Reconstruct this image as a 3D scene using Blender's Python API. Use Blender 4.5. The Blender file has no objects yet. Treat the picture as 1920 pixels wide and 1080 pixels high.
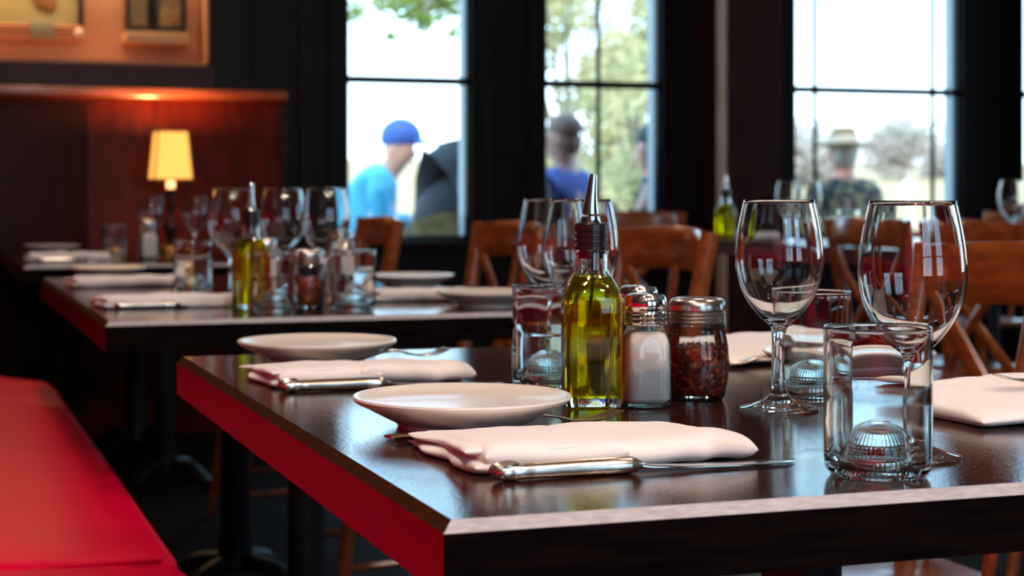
import bpy, bmesh, math, random
from mathutils import Vector, Matrix, noise as mnoise

# ------------------------------------------------------------------ camera, world, exposure
scene = bpy.context.scene
COL = scene.collection
F = 3200.0                      # focal length in pixels of the 1920 wide frame
CAMZ = 0.965
HOR = 365.0                     # image row of the horizon
TH = math.atan(1115.0 / F)
CS, SN = math.cos(TH), math.sin(TH)

cam = bpy.data.cameras.new('camera')
cam.sensor_width = 36.0
cam.lens = 36.0 * F / 1920.0
cam.shift_y = -(540.0 - HOR) / 1920.0
cam.clip_start = 0.05
cam.clip_end = 800
cam.dof.use_dof = True
cam.dof.focus_distance = 1.50
cam.dof.aperture_fstop = 7.6
cam_o = bpy.data.objects.new('camera', cam)
cam_o.location = (0, 0, CAMZ)
cam_o.rotation_euler = (math.radians(90), 0, -TH)
COL.objects.link(cam_o)
scene.camera = cam_o

scene.view_settings.view_transform = 'Standard'
scene.view_settings.look = 'None'
scene.view_settings.exposure = 0.0
scene.view_settings.gamma = 1.0
scene.view_settings.use_curve_mapping = False
scene.cycles.max_bounces = 16
scene.cycles.transmission_bounces = 16
scene.cycles.glossy_bounces = 8
scene.cycles.transparent_max_bounces = 24
scene.cycles.sample_clamp_indirect = 6.0
scene.cycles.blur_glossy = 0.6

w = bpy.data.worlds.new('sky')
scene.world = w
w.use_nodes = True
nt = w.node_tree
bg = nt.nodes['Background']
tc = nt.nodes.new('ShaderNodeTexCoord')
sx = nt.nodes.new('ShaderNodeSeparateXYZ')
rp = nt.nodes.new('ShaderNodeValToRGB')
rp.color_ramp.elements[0].position = 0.0
rp.color_ramp.elements[0].color = (0.72, 0.89, 1.0, 1)
rp.color_ramp.elements[1].position = 0.16
rp.color_ramp.elements[1].color = (0.40, 0.70, 1.0, 1)
nt.links.new(tc.outputs['Generated'], sx.inputs[0])
nt.links.new(sx.outputs['Z'], rp.inputs['Fac'])
nt.links.new(rp.outputs['Color'], bg.inputs['Color'])
bg.inputs['Strength'].default_value = 4.9

sun = bpy.data.lights.new('sun', 'SUN')
sun.energy = 4.0
sun.angle = math.radians(1.0)
sun.color = (1.0, 0.93, 0.80)
sun_o = bpy.data.objects.new('sun', sun)
sun_o.rotation_euler = (math.radians(38), 0, math.radians(-25))   # high, from behind the house
COL.objects.link(sun_o)


def area(name, loc, rot, sx_, sy_, power, color, shape='RECTANGLE', portal=False):
    l = bpy.data.lights.new(name, 'AREA')
    l.shape = shape
    l.size = sx_
    if shape in ('RECTANGLE', 'ELLIPSE'):
        l.size_y = sy_
    l.energy = power
    l.color = color
    if portal:
        l.cycles.is_portal = True
    o = bpy.data.objects.new(name, l)
    o.location = loc
    o.rotation_euler = rot
    COL.objects.link(o)
    return o


# ------------------------------------------------------------------ helpers
def at_depth(px, D):
    """ground X, Y of image column px at distance D along the view axis"""
    xc = (px - 960.0) / F * D
    return xc * CS + D * SN, -xc * SN + D * CS


def on_z(px, py, z):
    D = (CAMZ - z) * F / (py - HOR)
    return at_depth(px, D)


def wx(px, Y):
    """X where the ray of column px meets the plane of constant Y"""
    t = (px - 960.0) / F
    D = Y / (CS - t * SN)
    return D * (t * CS + SN)


def zrow(py, X, Y):
    D = X * SN + Y * CS
    return CAMZ + (HOR - py) * D / F


MATS = {}


def nodes(name):
    m = bpy.data.materials.new(name)
    m.use_nodes = True
    MATS[name] = m
    return m, m.node_tree, m.node_tree.nodes['Principled BSDF']


def mat(name, col, rough=0.5, metal=0.0, spec=0.5, coat=0.0, coat_rough=0.1, sheen=0.0, emit=None, emit_s=0.0,
        col2=None, nscale=20.0, stretch=(1, 1, 1), bump=0.0, bscale=200.0, bstretch=(1, 1, 1), ior=1.5, bdist=0.002, contrast=(0.35, 0.65), sub=0.0):
    m, t, b = nodes(name)
    b.inputs['Base Color'].default_value = (*col, 1)
    b.inputs['Roughness'].default_value = rough
    b.inputs['Metallic'].default_value = metal
    b.inputs['Specular IOR Level'].default_value = spec
    b.inputs['IOR'].default_value = ior
    b.inputs['Coat Weight'].default_value = coat
    b.inputs['Coat Roughness'].default_value = coat_rough
    b.inputs['Sheen Weight'].default_value = sheen
    if emit:
        b.inputs['Emission Color'].default_value = (*emit, 1)
        b.inputs['Emission Strength'].default_value = emit_s
    if col2 or bump:
        c = t.nodes.new('ShaderNodeTexCoord')
    if col2:
        mp = t.nodes.new('ShaderNodeMapping')
        mp.inputs['Scale'].default_value = stretch
        n = t.nodes.new('ShaderNodeTexNoise')
        n.inputs['Scale'].default_value = nscale
        n.inputs['Detail'].default_value = 5
        r = t.nodes.new('ShaderNodeValToRGB')
        r.color_ramp.elements[0].position = contrast[0]
        r.color_ramp.elements[1].position = contrast[1]
        r.color_ramp.elements[0].color = (*col, 1)
        r.color_ramp.elements[1].color = (*col2, 1)
        t.links.new(c.outputs['Object'], mp.inputs[0])
        t.links.new(mp.outputs[0], n.inputs['Vector'])
        t.links.new(n.outputs['Fac'], r.inputs['Fac'])
        t.links.new(r.outputs['Color'], b.inputs['Base Color'])
    if bump:
        mp2 = t.nodes.new('ShaderNodeMapping')
        mp2.inputs['Scale'].default_value = bstretch
        n2 = t.nodes.new('ShaderNodeTexNoise')
        n2.inputs['Scale'].default_value = bscale
        n2.inputs['Detail'].default_value = 3
        bp = t.nodes.new('ShaderNodeBump')
        bp.inputs['Strength'].default_value = bump
        bp.inputs['Distance'].default_value = bdist
        t.links.new(c.outputs['Object'], mp2.inputs[0])
        t.links.new(mp2.outputs[0], n2.inputs['Vector'])
        t.links.new(n2.outputs['Fac'], bp.inputs['Height'])
        t.links.new(bp.outputs[0], b.inputs['Normal'])
        if coat:
            t.links.new(bp.outputs[0], b.inputs['Coat Normal'])
    return m


def glass_mat(name, col, ior=1.5, rough=0.0):
    m = bpy.data.materials.new(name)
    m.use_nodes = True
    t = m.node_tree
    t.nodes.clear()
    o = t.nodes.new('ShaderNodeOutputMaterial')
    g = t.nodes.new('ShaderNodeBsdfGlass')
    g.inputs['Color'].default_value = (*col, 1)
    g.inputs['IOR'].default_value = ior
    g.inputs['Roughness'].default_value = rough
    t.links.new(g.outputs[0], o.inputs[0])
    return m


def thin_glass(name, col, ior=1.45, rough=0.02):
    """one wall of glass: clear transmission plus a Fresnel reflection"""
    m = bpy.data.materials.new(name)
    m.use_nodes = True
    t = m.node_tree
    t.nodes.clear()
    o = t.nodes.new('ShaderNodeOutputMaterial')
    tr = t.nodes.new('ShaderNodeBsdfTransparent')
    tr.inputs['Color'].default_value = (*col, 1)
    gl = t.nodes.new('ShaderNodeBsdfGlossy')
    gl.inputs['Roughness'].default_value = rough
    fr = t.nodes.new('ShaderNodeFresnel')
    fr.inputs['IOR'].default_value = ior
    mx = t.nodes.new('ShaderNodeMixShader')
    t.links.new(fr.outputs[0], mx.inputs[0])
    t.links.new(tr.outputs[0], mx.inputs[1])
    t.links.new(gl.outputs[0], mx.inputs[2])
    t.links.new(mx.outputs[0], o.inputs[0])
    return m


def link(name, bm, mats, parent=None, loc=(0, 0, 0), rot=(0, 0, 0), smooth=True, angle=35):
    me = bpy.data.meshes.new(name)
    bmesh.ops.recalc_face_normals(bm, faces=bm.faces[:])
    bm.to_mesh(me)
    bm.free()
    for m in (mats if isinstance(mats, (list, tuple)) else [mats]):
        me.materials.append(m)
    if smooth:
        for p in me.polygons:
            p.use_smooth = True
        me.set_sharp_from_angle(angle=math.radians(angle))
    o = bpy.data.objects.new(name, me)
    COL.objects.link(o)
    o.parent = parent
    o.location = loc
    o.rotation_euler = rot
    return o


def tag(o, label=None, cat=None, group=None, kind=None):
    if label:
        o['label'] = label
    if cat:
        o['category'] = cat
    if group:
        o['group'] = group
    if kind:
        o['kind'] = kind
    return o


def thing(name, label, cat, loc=(0, 0, 0), rotz=0.0, group=None):
    o = bpy.data.objects.new(name, None)
    o.empty_display_size = 0.05
    COL.objects.link(o)
    o.location = loc
    o.rotation_euler = (0, 0, rotz)
    return tag(o, label, cat, group)


def kids(o):
    return [c for c in bpy.data.objects if c.parent == o]


def copy_tree(o, parent=None):
    c = o.copy()
    COL.objects.link(c)
    c.parent = parent
    for ch in kids(o):
        copy_tree(ch, c)
    return c


def dup(root, loc, rotz, label, group=None, scale=None):
    c = copy_tree(root)
    c.location = loc
    c.rotation_euler = (0, 0, rotz)
    c['label'] = label
    if group:
        c['group'] = group
    if scale:
        c.scale = (scale,) * 3
    return c


def add_box(bm, x0, x1, y0, y1, z0, z1, mi=0, bev=0.0, seg=2):
    b = bmesh.new()
    vs = [b.verts.new((x, y, z)) for x in (x0, x1) for y in (y0, y1) for z in (z0, z1)]
    for f in ((0, 1, 3, 2), (4, 6, 7, 5), (0, 4, 5, 1), (2, 3, 7, 6), (0, 2, 6, 4), (1, 5, 7, 3)):
        b.faces.new([vs[i] for i in f])
    if bev:
        bmesh.ops.bevel(b, geom=b.edges[:], offset=bev, segments=seg, profile=0.5, affect='EDGES')
    merge(bm, b, mi)


def merge(bm, b, mi=0, M=None):
    mp = {}
    for v in b.verts:
        mp[v] = bm.verts.new(M @ v.co if M else v.co)
    for f in b.faces:
        try:
            nf = bm.faces.new([mp[v] for v in f.verts])
            nf.material_index = mi
        except ValueError:
            pass
    b.free()


def box(*a, **k):
    bm = bmesh.new()
    add_box(bm, *a, **k)
    return bm


def add_lathe(bm, prof, seg=64, mod=None, closed=False, mi=0, mis=None):
    """prof: [(r, z)] from one end to the other; r == 0 makes a pole; mod(i, r, z, a) -> (x, y)"""
    rings = []
    for i, (r, z) in enumerate(prof):
        if r <= 1e-7:
            rings.append([bm.verts.new((0, 0, z))])
        else:
            ring = []
            for k in range(seg):
                a = 2 * math.pi * k / seg
                if mod:
                    x, y = mod(i, r, z, a)
                else:
                    x, y = r * math.cos(a), r * math.sin(a)
                ring.append(bm.verts.new((x, y, z)))
            rings.append(ring)
    n = len(rings)
    for i in range(n if closed else n - 1):
        A, B = rings[i], rings[(i + 1) % n]
        m = mis[i] if mis else mi
        for k in range(seg):
            k2 = (k + 1) % seg
            if len(A) == 1 and len(B) == 1:
                continue
            if len(A) == 1:
                f = bm.faces.new((A[0], B[k], B[k2]))
            elif len(B) == 1:
                f = bm.faces.new((A[k], B[0], A[k2]))
            else:
                f = bm.faces.new((A[k], B[k], B[k2], A[k2]))
            f.material_index = m


def lathe(prof, seg=64, mod=None, **k):
    bm = bmesh.new()
    add_lathe(bm, prof, seg, mod, **k)
    return bm


def smooth_prof(pts, n=6):
    """Catmull-Rom through profile points"""
    out = []
    for i in range(len(pts) - 1):
        p0 = Vector(pts[max(i - 1, 0)])
        p1, p2 = Vector(pts[i]), Vector(pts[i + 1])
        p3 = Vector(pts[min(i + 2, len(pts) - 1)])
        for k in range(n):
            t = k / n
            q = 0.5 * ((2 * p1) + (-p0 + p2) * t + (2 * p0 - 5 * p1 + 4 * p2 - p3) * t * t + (-p0 + 3 * p1 - 3 * p2 + p3) * t ** 3)
            out.append((max(q[0], 0.0), q[1]))
    out.append(tuple(pts[-1]))
    return out


def sq(n):
    """superellipse square section of half width r"""
    def f(i, r, z, a):
        c, s = math.cos(a), math.sin(a)
        k = (abs(c) ** n + abs(s) ** n) ** (-1.0 / n)
        return r * k * c, r * k * s
    return f


def add_sweep(bm, path, secs, up=Vector((0, 0, 1)), nseg=10, power=2.0, mi=0):
    """tube along path points; secs: (half width, half height) per point; superellipse sections; capped"""
    rings = []
    n = len(path)
    P = [Vector(p) for p in path]
    for i in range(n):
        t = (P[min(i + 1, n - 1)] - P[max(i - 1, 0)]).normalized()
        side = t.cross(up)
        if side.length < 1e-4:
            side = t.cross(Vector((1, 0, 0)))
        side.normalize()
        u2 = side.cross(t).normalized()
        wv, hv = secs[i] if isinstance(secs[0], (tuple, list)) else secs
        ring = []
        for k in range(nseg):
            a = 2 * math.pi * (k + 0.5) / nseg
            c, s = math.cos(a), math.sin(a)
            kk = (abs(c) ** power + abs(s) ** power) ** (-1.0 / power)
            ring.append(bm.verts.new(P[i] + side * (wv * kk * c) + u2 * (hv * kk * s)))
        rings.append(ring)
    for i in range(n - 1):
        for k in range(nseg):
            k2 = (k + 1) % nseg
            f = bm.faces.new((rings[i][k], rings[i][k2], rings[i + 1][k2], rings[i + 1][k]))
            f.material_index = mi
    for r in (rings[0], list(reversed(rings[-1]))):
        f = bm.faces.new(r)
        f.material_index = mi


def sweep(path, secs, **k):
    bm = bmesh.new()
    add_sweep(bm, path, secs, **k)
    return bm


def curve_pts(pts, n=6):
    out = []
    for i in range(len(pts) - 1):
        p0 = Vector(pts[max(i - 1, 0)])
        p1, p2 = Vector(pts[i]), Vector(pts[i + 1])
        p3 = Vector(pts[min(i + 2, len(pts) - 1)])
        for k in range(n):
            t = k / n
            out.append(0.5 * ((2 * p1) + (-p0 + p2) * t + (2 * p0 - 5 * p1 + 4 * p2 - p3) * t * t + (-p0 + 3 * p1 - 3 * p2 + p3) * t ** 3))
    out.append(Vector(pts[-1]))
    return out


def add_ball(bm, c, r, seg=16, rings=10, mi=0, zmin=None):
    b = bmesh.new()
    bmesh.ops.create_uvsphere(b, u_segments=seg, v_radius=1, radius=1) if False else bmesh.ops.create_uvsphere(b, u_segments=seg, v_segments=rings, radius=1.0)
    rr = r if isinstance(r, (tuple, list)) else (r, r, r)
    for v in b.verts:
        v.co = Vector((c[0] + v.co.x * rr[0], c[1] + v.co.y * rr[1], c[2] + v.co.z * rr[2]))
        if zmin is not None and v.co.z < zmin:
            v.co.z = zmin
    merge(bm, b, mi)


# ------------------------------------------------------------------ materials
m_table = mat('dark_varnished_wood', (0.016, 0.006, 0.004), rough=0.5, spec=0.0, coat=1.0, coat_rough=0.075, col2=(0.036, 0.013, 0.009), nscale=14,
              stretch=(1.0, 9, 9), bump=0.35, bscale=420, bstretch=(0.55, 1.6, 1.0), bdist=0.00030)
m_side_reflect = mat('red_reflection_table_side', (0.115, 0.0, 0.009), rough=0.30, spec=0.25, coat=0.15, coat_rough=0.2, col2=(0.085, 0.0, 0.006), nscale=9, stretch=(1, 1, 6))  # red reflection of the bench put into the dark side colour
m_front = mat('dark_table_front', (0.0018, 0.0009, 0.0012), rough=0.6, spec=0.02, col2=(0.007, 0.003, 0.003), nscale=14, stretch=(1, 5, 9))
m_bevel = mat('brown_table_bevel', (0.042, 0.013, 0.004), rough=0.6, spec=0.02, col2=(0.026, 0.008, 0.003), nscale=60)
m_pale_edge = mat('pale_front_edge', (0.36, 0.345, 0.375), rough=0.5, spec=0.3, col2=(0.48, 0.465, 0.50), nscale=90, stretch=(1, 4, 4), bump=0.3, bscale=240, bdist=0.001)  # pale grey, on the front bevel only
m_chair = mat('orange_stained_chair_wood', (0.33, 0.082, 0.015), rough=0.28, coat=0.5, coat_rough=0.12, col2=(0.17, 0.036, 0.008), nscale=12, stretch=(5, 1, 5))
m_wall = mat('dark_stained_panel', (0.005, 0.0035, 0.0045), rough=0.4, spec=0.12, col2=(0.009, 0.0055, 0.006), nscale=5, stretch=(6, 6, 1))
m_red_wall = mat('red_brown_panel', (0.040, 0.008, 0.007), rough=0.4, spec=0.2, col2=(0.025, 0.005, 0.005), nscale=5, stretch=(6, 6, 1))
m_part = mat('mahogany_partition', (0.10, 0.007, 0.002), rough=0.4, spec=0.12, col2=(0.05, 0.0035, 0.0015), nscale=6, stretch=(6, 6, 1))
m_ledge = mat('mahogany_ledge', (0.20, 0.045, 0.018), rough=0.3, coat=0.3, col2=(0.13, 0.026, 0.012), nscale=8, stretch=(1, 6, 6))
m_floor = mat('dark_floor', (0.006, 0.004, 0.0035), rough=0.65, spec=0.05, col2=(0.012, 0.007, 0.005), nscale=6, stretch=(8, 1, 1))
m_ceil = mat('cream_ceiling', (0.55, 0.47, 0.38), rough=0.8)
m_vinyl = mat('red_vinyl', (0.70, 0.0, 0.040), rough=0.36, spec=0.03, bump=0.05, bscale=350, col2=(0.62, 0.0, 0.032), nscale=5)
m_plinth = mat('black_plinth', (0.008, 0.007, 0.008), rough=0.5)
m_iron = mat('black_cast_iron', (0.006, 0.006, 0.007), rough=0.4, spec=0.2)
m_china = mat('cream_china', (0.72, 0.65, 0.60), rough=0.30, spec=0.35, coat=0.12, coat_rough=0.04)
m_linen = mat('white_linen', (0.85, 0.785, 0.79), rough=0.85, sheen=0.3, bump=0.10, bscale=900, bdist=0.0006)
m_silver = mat('silver_plate', (0.84, 0.72, 0.61), rough=0.20, metal=1.0, bump=0.06, bscale=260, bdist=0.001)
m_steel = mat('polished_steel', (0.78, 0.76, 0.74), rough=0.13, metal=1.0)
m_chrome = mat('chrome', (0.80, 0.76, 0.73), rough=0.10, metal=1.0)
m_black = mat('black_plastic', (0.010, 0.008, 0.009), rough=0.22)
m_salt = mat('salt_grains', (0.95, 0.84, 0.79), rough=0.9, bump=0.15, bscale=1200, bdist=0.0005)
m_pepper = mat('ground_pepper', (0.05, 0.035, 0.025), rough=0.9, col2=(0.16, 0.12, 0.09), nscale=900)
m_glass = glass_mat('clear_glass', (0.985, 0.99, 0.985), 1.47)
m_tumbler = glass_mat('greenish_tumbler_glass', (0.965, 0.985, 0.975), 1.48)
m_bottle = glass_mat('bottle_glass', (0.97, 0.985, 0.97), 1.45)
m_oil = glass_mat('olive_oil', (0.97, 0.88, 0.025), 1.44)
_t = m_oil.node_tree
_d = _t.nodes.new('ShaderNodeBsdfTranslucent')
_d.inputs['Color'].default_value = (0.85, 0.72, 0.01, 1)
_m = _t.nodes.new('ShaderNodeMixShader')
_m.inputs[0].default_value = 0.09
_t.links.new(_t.nodes['Glass BSDF'].outputs[0], _m.inputs[1])
_t.links.new(_d.outputs[0], _m.inputs[2])
_t.links.new(_m.outputs[0], _t.nodes['Material Output'].inputs[0])
m_jar = thin_glass('jar_glass', (0.93, 0.97, 0.96), 1.6, 0.02)
m_pane = thin_glass('window_glass', (0.97, 0.985, 0.985), 1.3, 0.0)
m_frame = mat('black_window_frame', (0.006, 0.006, 0.008), rough=0.4, spec=0.15)
m_ext = mat('pale_exterior_paint', (0.42, 0.48, 0.50), rough=0.6)
m_trim = mat('pale_pier_strip', (0.60, 0.47, 0.37), rough=0.45, col2=(0.50, 0.37, 0.28), nscale=6, stretch=(8, 8, 1))  # paler strip on the left side of the pier

# chili: strong cell colours
m_chili, t_, b_ = nodes('chili_flake')
c_ = t_.nodes.new('ShaderNodeTexCoord')
v_ = t_.nodes.new('ShaderNodeTexVoronoi')
v_.inputs['Scale'].default_value = 330
r_ = t_.nodes.new('ShaderNodeValToRGB')
el = r_.color_ramp.elements
el[0].color = (0.05, 0.004, 0.002, 1)
el[1].color = (0.95, 0.28, 0.03, 1)
el[1].position = 0.95
for p_, cc in ((0.35, (0.30, 0.014, 0.005, 1)), (0.65, (0.60, 0.05, 0.008, 1)), (0.82, (0.16, 0.012, 0.006, 1))):
    e_ = el.new(p_)
    e_.color = cc
sep_ = t_.nodes.new('ShaderNodeSeparateColor')
t_.links.new(c_.outputs['Object'], v_.inputs['Vector'])
t_.links.new(v_.outputs['Color'], sep_.inputs[0])
t_.links.new(sep_.outputs[0], r_.inputs['Fac'])
t_.links.new(r_.outputs['Color'], b_.inputs['Base Color'])
b_.inputs['Roughness'].default_value = 0.45

# ------------------------------------------------------------------ room shell
YW = 7.40                       # inner face of the window wall
XR, XL, YB, ZC = 6.6, -0.47, -2.3, 2.9


def wall_boxes(bm, axis, c0, c1, lo, hi, z0, z1, holes):
    """a wall slab c0..c1 thick, running lo..hi along the other axis, with holes (a0, a1, z0, z1)"""
    def put(a0, a1, q0, q1):
        if a1 - a0 < 1e-4 or q1 - q0 < 1e-4:
            return
        if axis == 'x':
            add_box(bm, a0, a1, c0, c1, q0, q1)
        else:
            add_box(bm, c0, c1, a0, a1, q0, q1)
    cur = lo
    for a0, a1, q0, q1 in sorted(holes):
        put(cur, a0, z0, z1)
        put(a0, a1, z0, q0)
        put(a0, a1, q1, z1)
        cur = a1
    put(cur, hi, z0, z1)


SILL, HEAD = 0.76, 2.50
win = [(wx(650, YW), wx(880, YW)), (wx(1022, YW), wx(1238, YW)), (wx(1488, YW), wx(1800, YW)), (wx(1915, YW), wx(1915, YW) + 0.62)]
NI0, NI1, NZ0, NZ1 = wx(-260, YW), wx(391, YW), zrow(119, wx(200, YW), YW), 2.15     # lit niche in the wall
bm = bmesh.new()
wall_boxes(bm, 'x', YW, YW + 0.12, XL, XR, 0, ZC, [(a, b, SILL, HEAD) for a, b in win] + [(NI0, NI1, NZ0, NZ1)])
tag(link('wall_back', bm, m_wall, smooth=False), kind='structure')
bm = box(XL - 0.15, XR + 0.15, YB - 0.15, YW + 0.22, -0.1, 0)
tag(link('floor', bm, m_floor, smooth=False), kind='structure')
bm = box(XL - 0.15, XR + 0.3, YB - 0.3, YW + 0.5, ZC, ZC + 0.15)
tag(link('ceiling', bm, m_ceil, smooth=False), kind='structure')
bm = box(XL - 0.15, XL, YB, YW + 0.22, 0, ZC)
tag(link('wall_left', bm, m_red_wall, smooth=False), kind='structure')
rw = [(1.2, 2.6), (4.4, 5.8)]
bm = bmesh.new()
wall_boxes(bm, 'y', XR, XR + 0.2, YB, YW + 0.22, 0, ZC, [(a, b, 0.8, 2.4) for a, b in rw])
tag(link('wall_right', bm, m_wall, smooth=False), kind='structure')
fw = [(0.1, 1.3), (2.0, 3.2)]
bm = bmesh.new()
wall_boxes(bm, 'x', YB - 0.2, YB, XL, XR, 0, ZC, [(a, b, 0.8, 2.5) for a, b in fw])
tag(link('wall_front', bm, m_wall, smooth=False), kind='structure')


def window(n, a0, a1, z0, z1, axis, c, out, zbar, vbars, ext=True):
    """frame, muntins, pane and pale outer jamb; c = inner face coordinate, out = +1/-1 outward along the normal"""
    root = bpy.data.objects.new('window_%d' % n, None)
    COL.objects.link(root)
    tag(root, kind='structure')

    def put(bm, p0, p1, d0, d1, q0, q1):
        d0, d1 = sorted((c + out * d0, c + out * d1))
        if axis == 'x':
            add_box(bm, p0, p1, d0, d1, q0, q1)
        else:
            add_box(bm, d0, d1, p0, p1, q0, q1)
    bm = bmesh.new()
    fwid = 0.012
    for p0, p1, q0, q1 in ((a0, a0 + fwid, z0, z1), (a1 - fwid, a1, z0, z1), (a0, a1, z0, z0 + 0.02), (a0, a1, z1 - 0.04, z1)):
        put(bm, p0, p1, 0.01, 0.05, q0, q1)
    link('window_frame', bm, m_frame, root, smooth=False)
    bm = bmesh.new()
    for z in zbar:
        put(bm, a0, a1, 0.012, 0.035, z - 0.017, z + 0.017)
    for a in vbars:
        put(bm, a - 0.009, a + 0.009, 0.015, 0.03, z0, z1)
    link('muntin', bm, m_frame, root, smooth=False)
    bm = bmesh.new()
    put(bm, a0 + 0.005, a1 - 0.005, 0.020, 0.024, z0 + 0.01, z1 - 0.01)
    link('pane', bm, m_pane, root, smooth=False)
    if ext:
        bm = bmesh.new()
        put(bm, a0, a0 + 0.008, 0.05, 0.125, z0, z1)
        put(bm, a1 - 0.010, a1, 0.05, 0.125, z0, z1)
        put(bm, a0, a1, 0.05, 0.15, z0, z0 + 0.012)
        link('outer_jamb', bm, m_ext, root, smooth=False)


ZB = 1.480
window(1, win[0][0], win[0][1], SILL, HEAD, 'x', YW, 1, [ZB, 2.10], [])
window(2, win[1][0], win[1][1], SILL, HEAD, 'x', YW, 1, [ZB, 2.10], [wx(1125, YW)])
window(3, win[2][0], win[2][1], SILL, HEAD, 'x', YW, 1, [ZB, 2.10], [wx(1532, YW), wx(1753, YW)])
window(4, win[3][0], win[3][1], SILL, HEAD, 'x', YW, 1, [ZB, 2.10], [win[3][0] + 0.3])
for i, (a, b) in enumerate(rw):
    window(5 + i, a, b, 0.8, 2.4, 'y', XR, 1, [1.5], [(a + b) / 2], False)
for i, (a, b) in enumerate(fw):
    window(8 + i, a, b, 0.8, 2.5, 'x', YB, -1, [1.5], [(a + b) / 2], False)

# sky light comes in through every window: portals tell the renderer where
for a, b in win:
    area('window_portal', ((a + b) / 2, YW + 0.30, (SILL + HEAD) / 2), (math.radians(-90), 0, 0), b - a, HEAD - SILL, 1, (1, 1, 1), portal=True)
for a, b in rw:
    area('window_portal', (XR + 0.25, (a + b) / 2, 1.6), (math.radians(90), 0, math.radians(90)), b - a, 1.6, 1, (1, 1, 1), portal=True)
for a, b in fw:
    area('window_portal', ((a + b) / 2, YB - 0.25, 1.65), (math.radians(90), 0, 0), b - a, 1.7, 1, (1, 1, 1), portal=True)

# casings, pier and trims of the window wall
n_trim = 0


def trim(bm, m):
    global n_trim
    n_trim += 1
    return tag(link('trim_%d' % n_trim, bm, m, smooth=False), kind='structure')


for a, b in win:
    bm = bmesh.new()
    add_box(bm, a - 0.085, a, YW - 0.025, YW, SILL - 0.09, HEAD + 0.09, bev=0.006)
    add_box(bm, b, b + 0.085, YW - 0.025, YW, SILL - 0.09, HEAD + 0.09, bev=0.006)
    add_box(bm, a - 0.11, b + 0.11, YW - 0.06, YW, SILL - 0.04, SILL, bev=0.006)
    trim(bm, m_wall)
pier0 = wx(1363, YW - 0.30)
pier1 = wx(1466, YW - 0.30)
trim(box(pier0, pier1, YW - 0.30, YW, 0, ZC, bev=0.004), m_red_wall)
trim(box(pier0 - 0.012, pier0, YW - 0.296, YW - 0.215, 0, ZC), m_trim)
bm = bmesh.new()
for q in (470, 560):
    x = wx(q, YW)
    add_box(bm, x, x + 0.025, YW - 0.02, YW, 0, ZC, bev=0.004)
trim(bm, m_wall)
# frame below the niche
bm = bmesh.new()
add_box(bm, NI0, NI1 + 0.02, YW - 0.03, YW, NZ0 - 0.13, NZ0, bev=0.006)
trim(bm, m_red_wall)

# ------------------------------------------------------------------ partition with ledge behind the far table
YP = 6.95
PX1 = wx(527, YP)
PZ = zrow(188, wx(400, YP), YP)
root = thing('wooden_partition', 'mahogany wood partition with a projecting ledge behind the small lit lamp', 'partition')
bm = bmesh.new()
add_box(bm, XL + 0.01, PX1, YP, YP + 0.10, 0, PZ, bev=0.004)
link('panel_board', bm, m_part, root)
bm = bmesh.new()
for q in (165, ):
    x = wx(q, YP)
    add_box(bm, XL + 0.02, x, YP - 0.012, YP, 0.1, PZ - 0.02, bev=0.004)
link('raised_panel', bm, mat('darker_mahogany_board', (0.030, 0.004, 0.003), rough=0.45, spec=0.1, col2=(0.018, 0.003, 0.002), nscale=6, stretch=(6, 6, 1)), root)
link('end_post', box(PX1, PX1 + 0.03, YP - 0.01, YP + 0.11, 0, PZ, bev=0.003), m_wall, root)
bm = bmesh.new()
add_box(bm, XL + 0.01, wx(541, YP - 0.07), YP - 0.07, YP + 0.42, PZ, PZ + 0.040, bev=0.010)
link('ledge', bm, m_ledge, root)

# ------------------------------------------------------------------ lit niche: back, light, painting, shelf and bottles
m_niche = mat('ochre_plaster', (0.62, 0.26, 0.11), rough=0.8, col2=(0.66, 0.33, 0.18), nscale=4)
bm = bmesh.new()
add_box(bm, NI0, NI1, YW + 0.20, YW + 0.22, NZ0, NZ1)
add_box(bm, NI0, NI1, YW + 0.0, YW + 0.2, NZ0 - 0.001, NZ0 + 0.012)
add_box(bm, NI1 - 0.012, NI1, YW, YW + 0.2, NZ0, NZ1)
add_box(bm, NI0, NI0 + 0.012, YW, YW + 0.2, NZ0, NZ1)
add_box(bm, NI0, NI1, YW, YW + 0.2, NZ1 - 0.012, NZ1)
trim(bm, m_niche)
area('niche_lamp', ((NI0 + NI1) / 2, YW + 0.07, NZ1 - 0.03), (math.radians(-12), 0, 0), NI1 - NI0 - 0.1, 0.05, 11.0, (1.0, 0.68, 0.38))

YN = YW + 0.14
m_paint, t_, b_ = nodes('oil_painting')
c_ = t_.nodes.new('ShaderNodeTexCoord')
n_ = t_.nodes.new('ShaderNodeTexNoise')
n_.inputs['Scale'].default_value = 5
ad_ = t_.nodes.new('ShaderNodeMix')
ad_.data_type = 'VECTOR'
ad_.inputs[0].default_value = 0.12
sp_ = t_.nodes.new('ShaderNodeSeparateXYZ')
r_ = t_.nodes.new('ShaderNodeValToRGB')
el = r_.color_ramp.elements
el[0].color = (0.10, 0.10, 0.05, 1)
el[1].color = (0.30, 0.36, 0.14, 1)
el[0].position = 0.02
for p_, cc in ((0.10, (0.45, 0.40, 0.16, 1)), (0.28, (0.52, 0.42, 0.14, 1)), (0.45, (0.30, 0.34, 0.12, 1))):
    e_ = el.new(p_)
    e_.color = cc
t_.links.new(c_.outputs['Generated'], ad_.inputs[4])
t_.links.new(n_.outputs['Color'], ad_.inputs[5])
t_.links.new(c_.outputs['Object'], n_.inputs['Vector'])
t_.links.new(ad_.outputs[1], sp_.inputs[0])
t_.links.new(sp_.outputs['Z'], r_.inputs['Fac'])
t_.links.new(r_.outputs['Color'], b_.inputs['Base Color'])
m_reed = mat('reeded_orange_frame', (0.58, 0.24, 0.09), rough=0.35)
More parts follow.
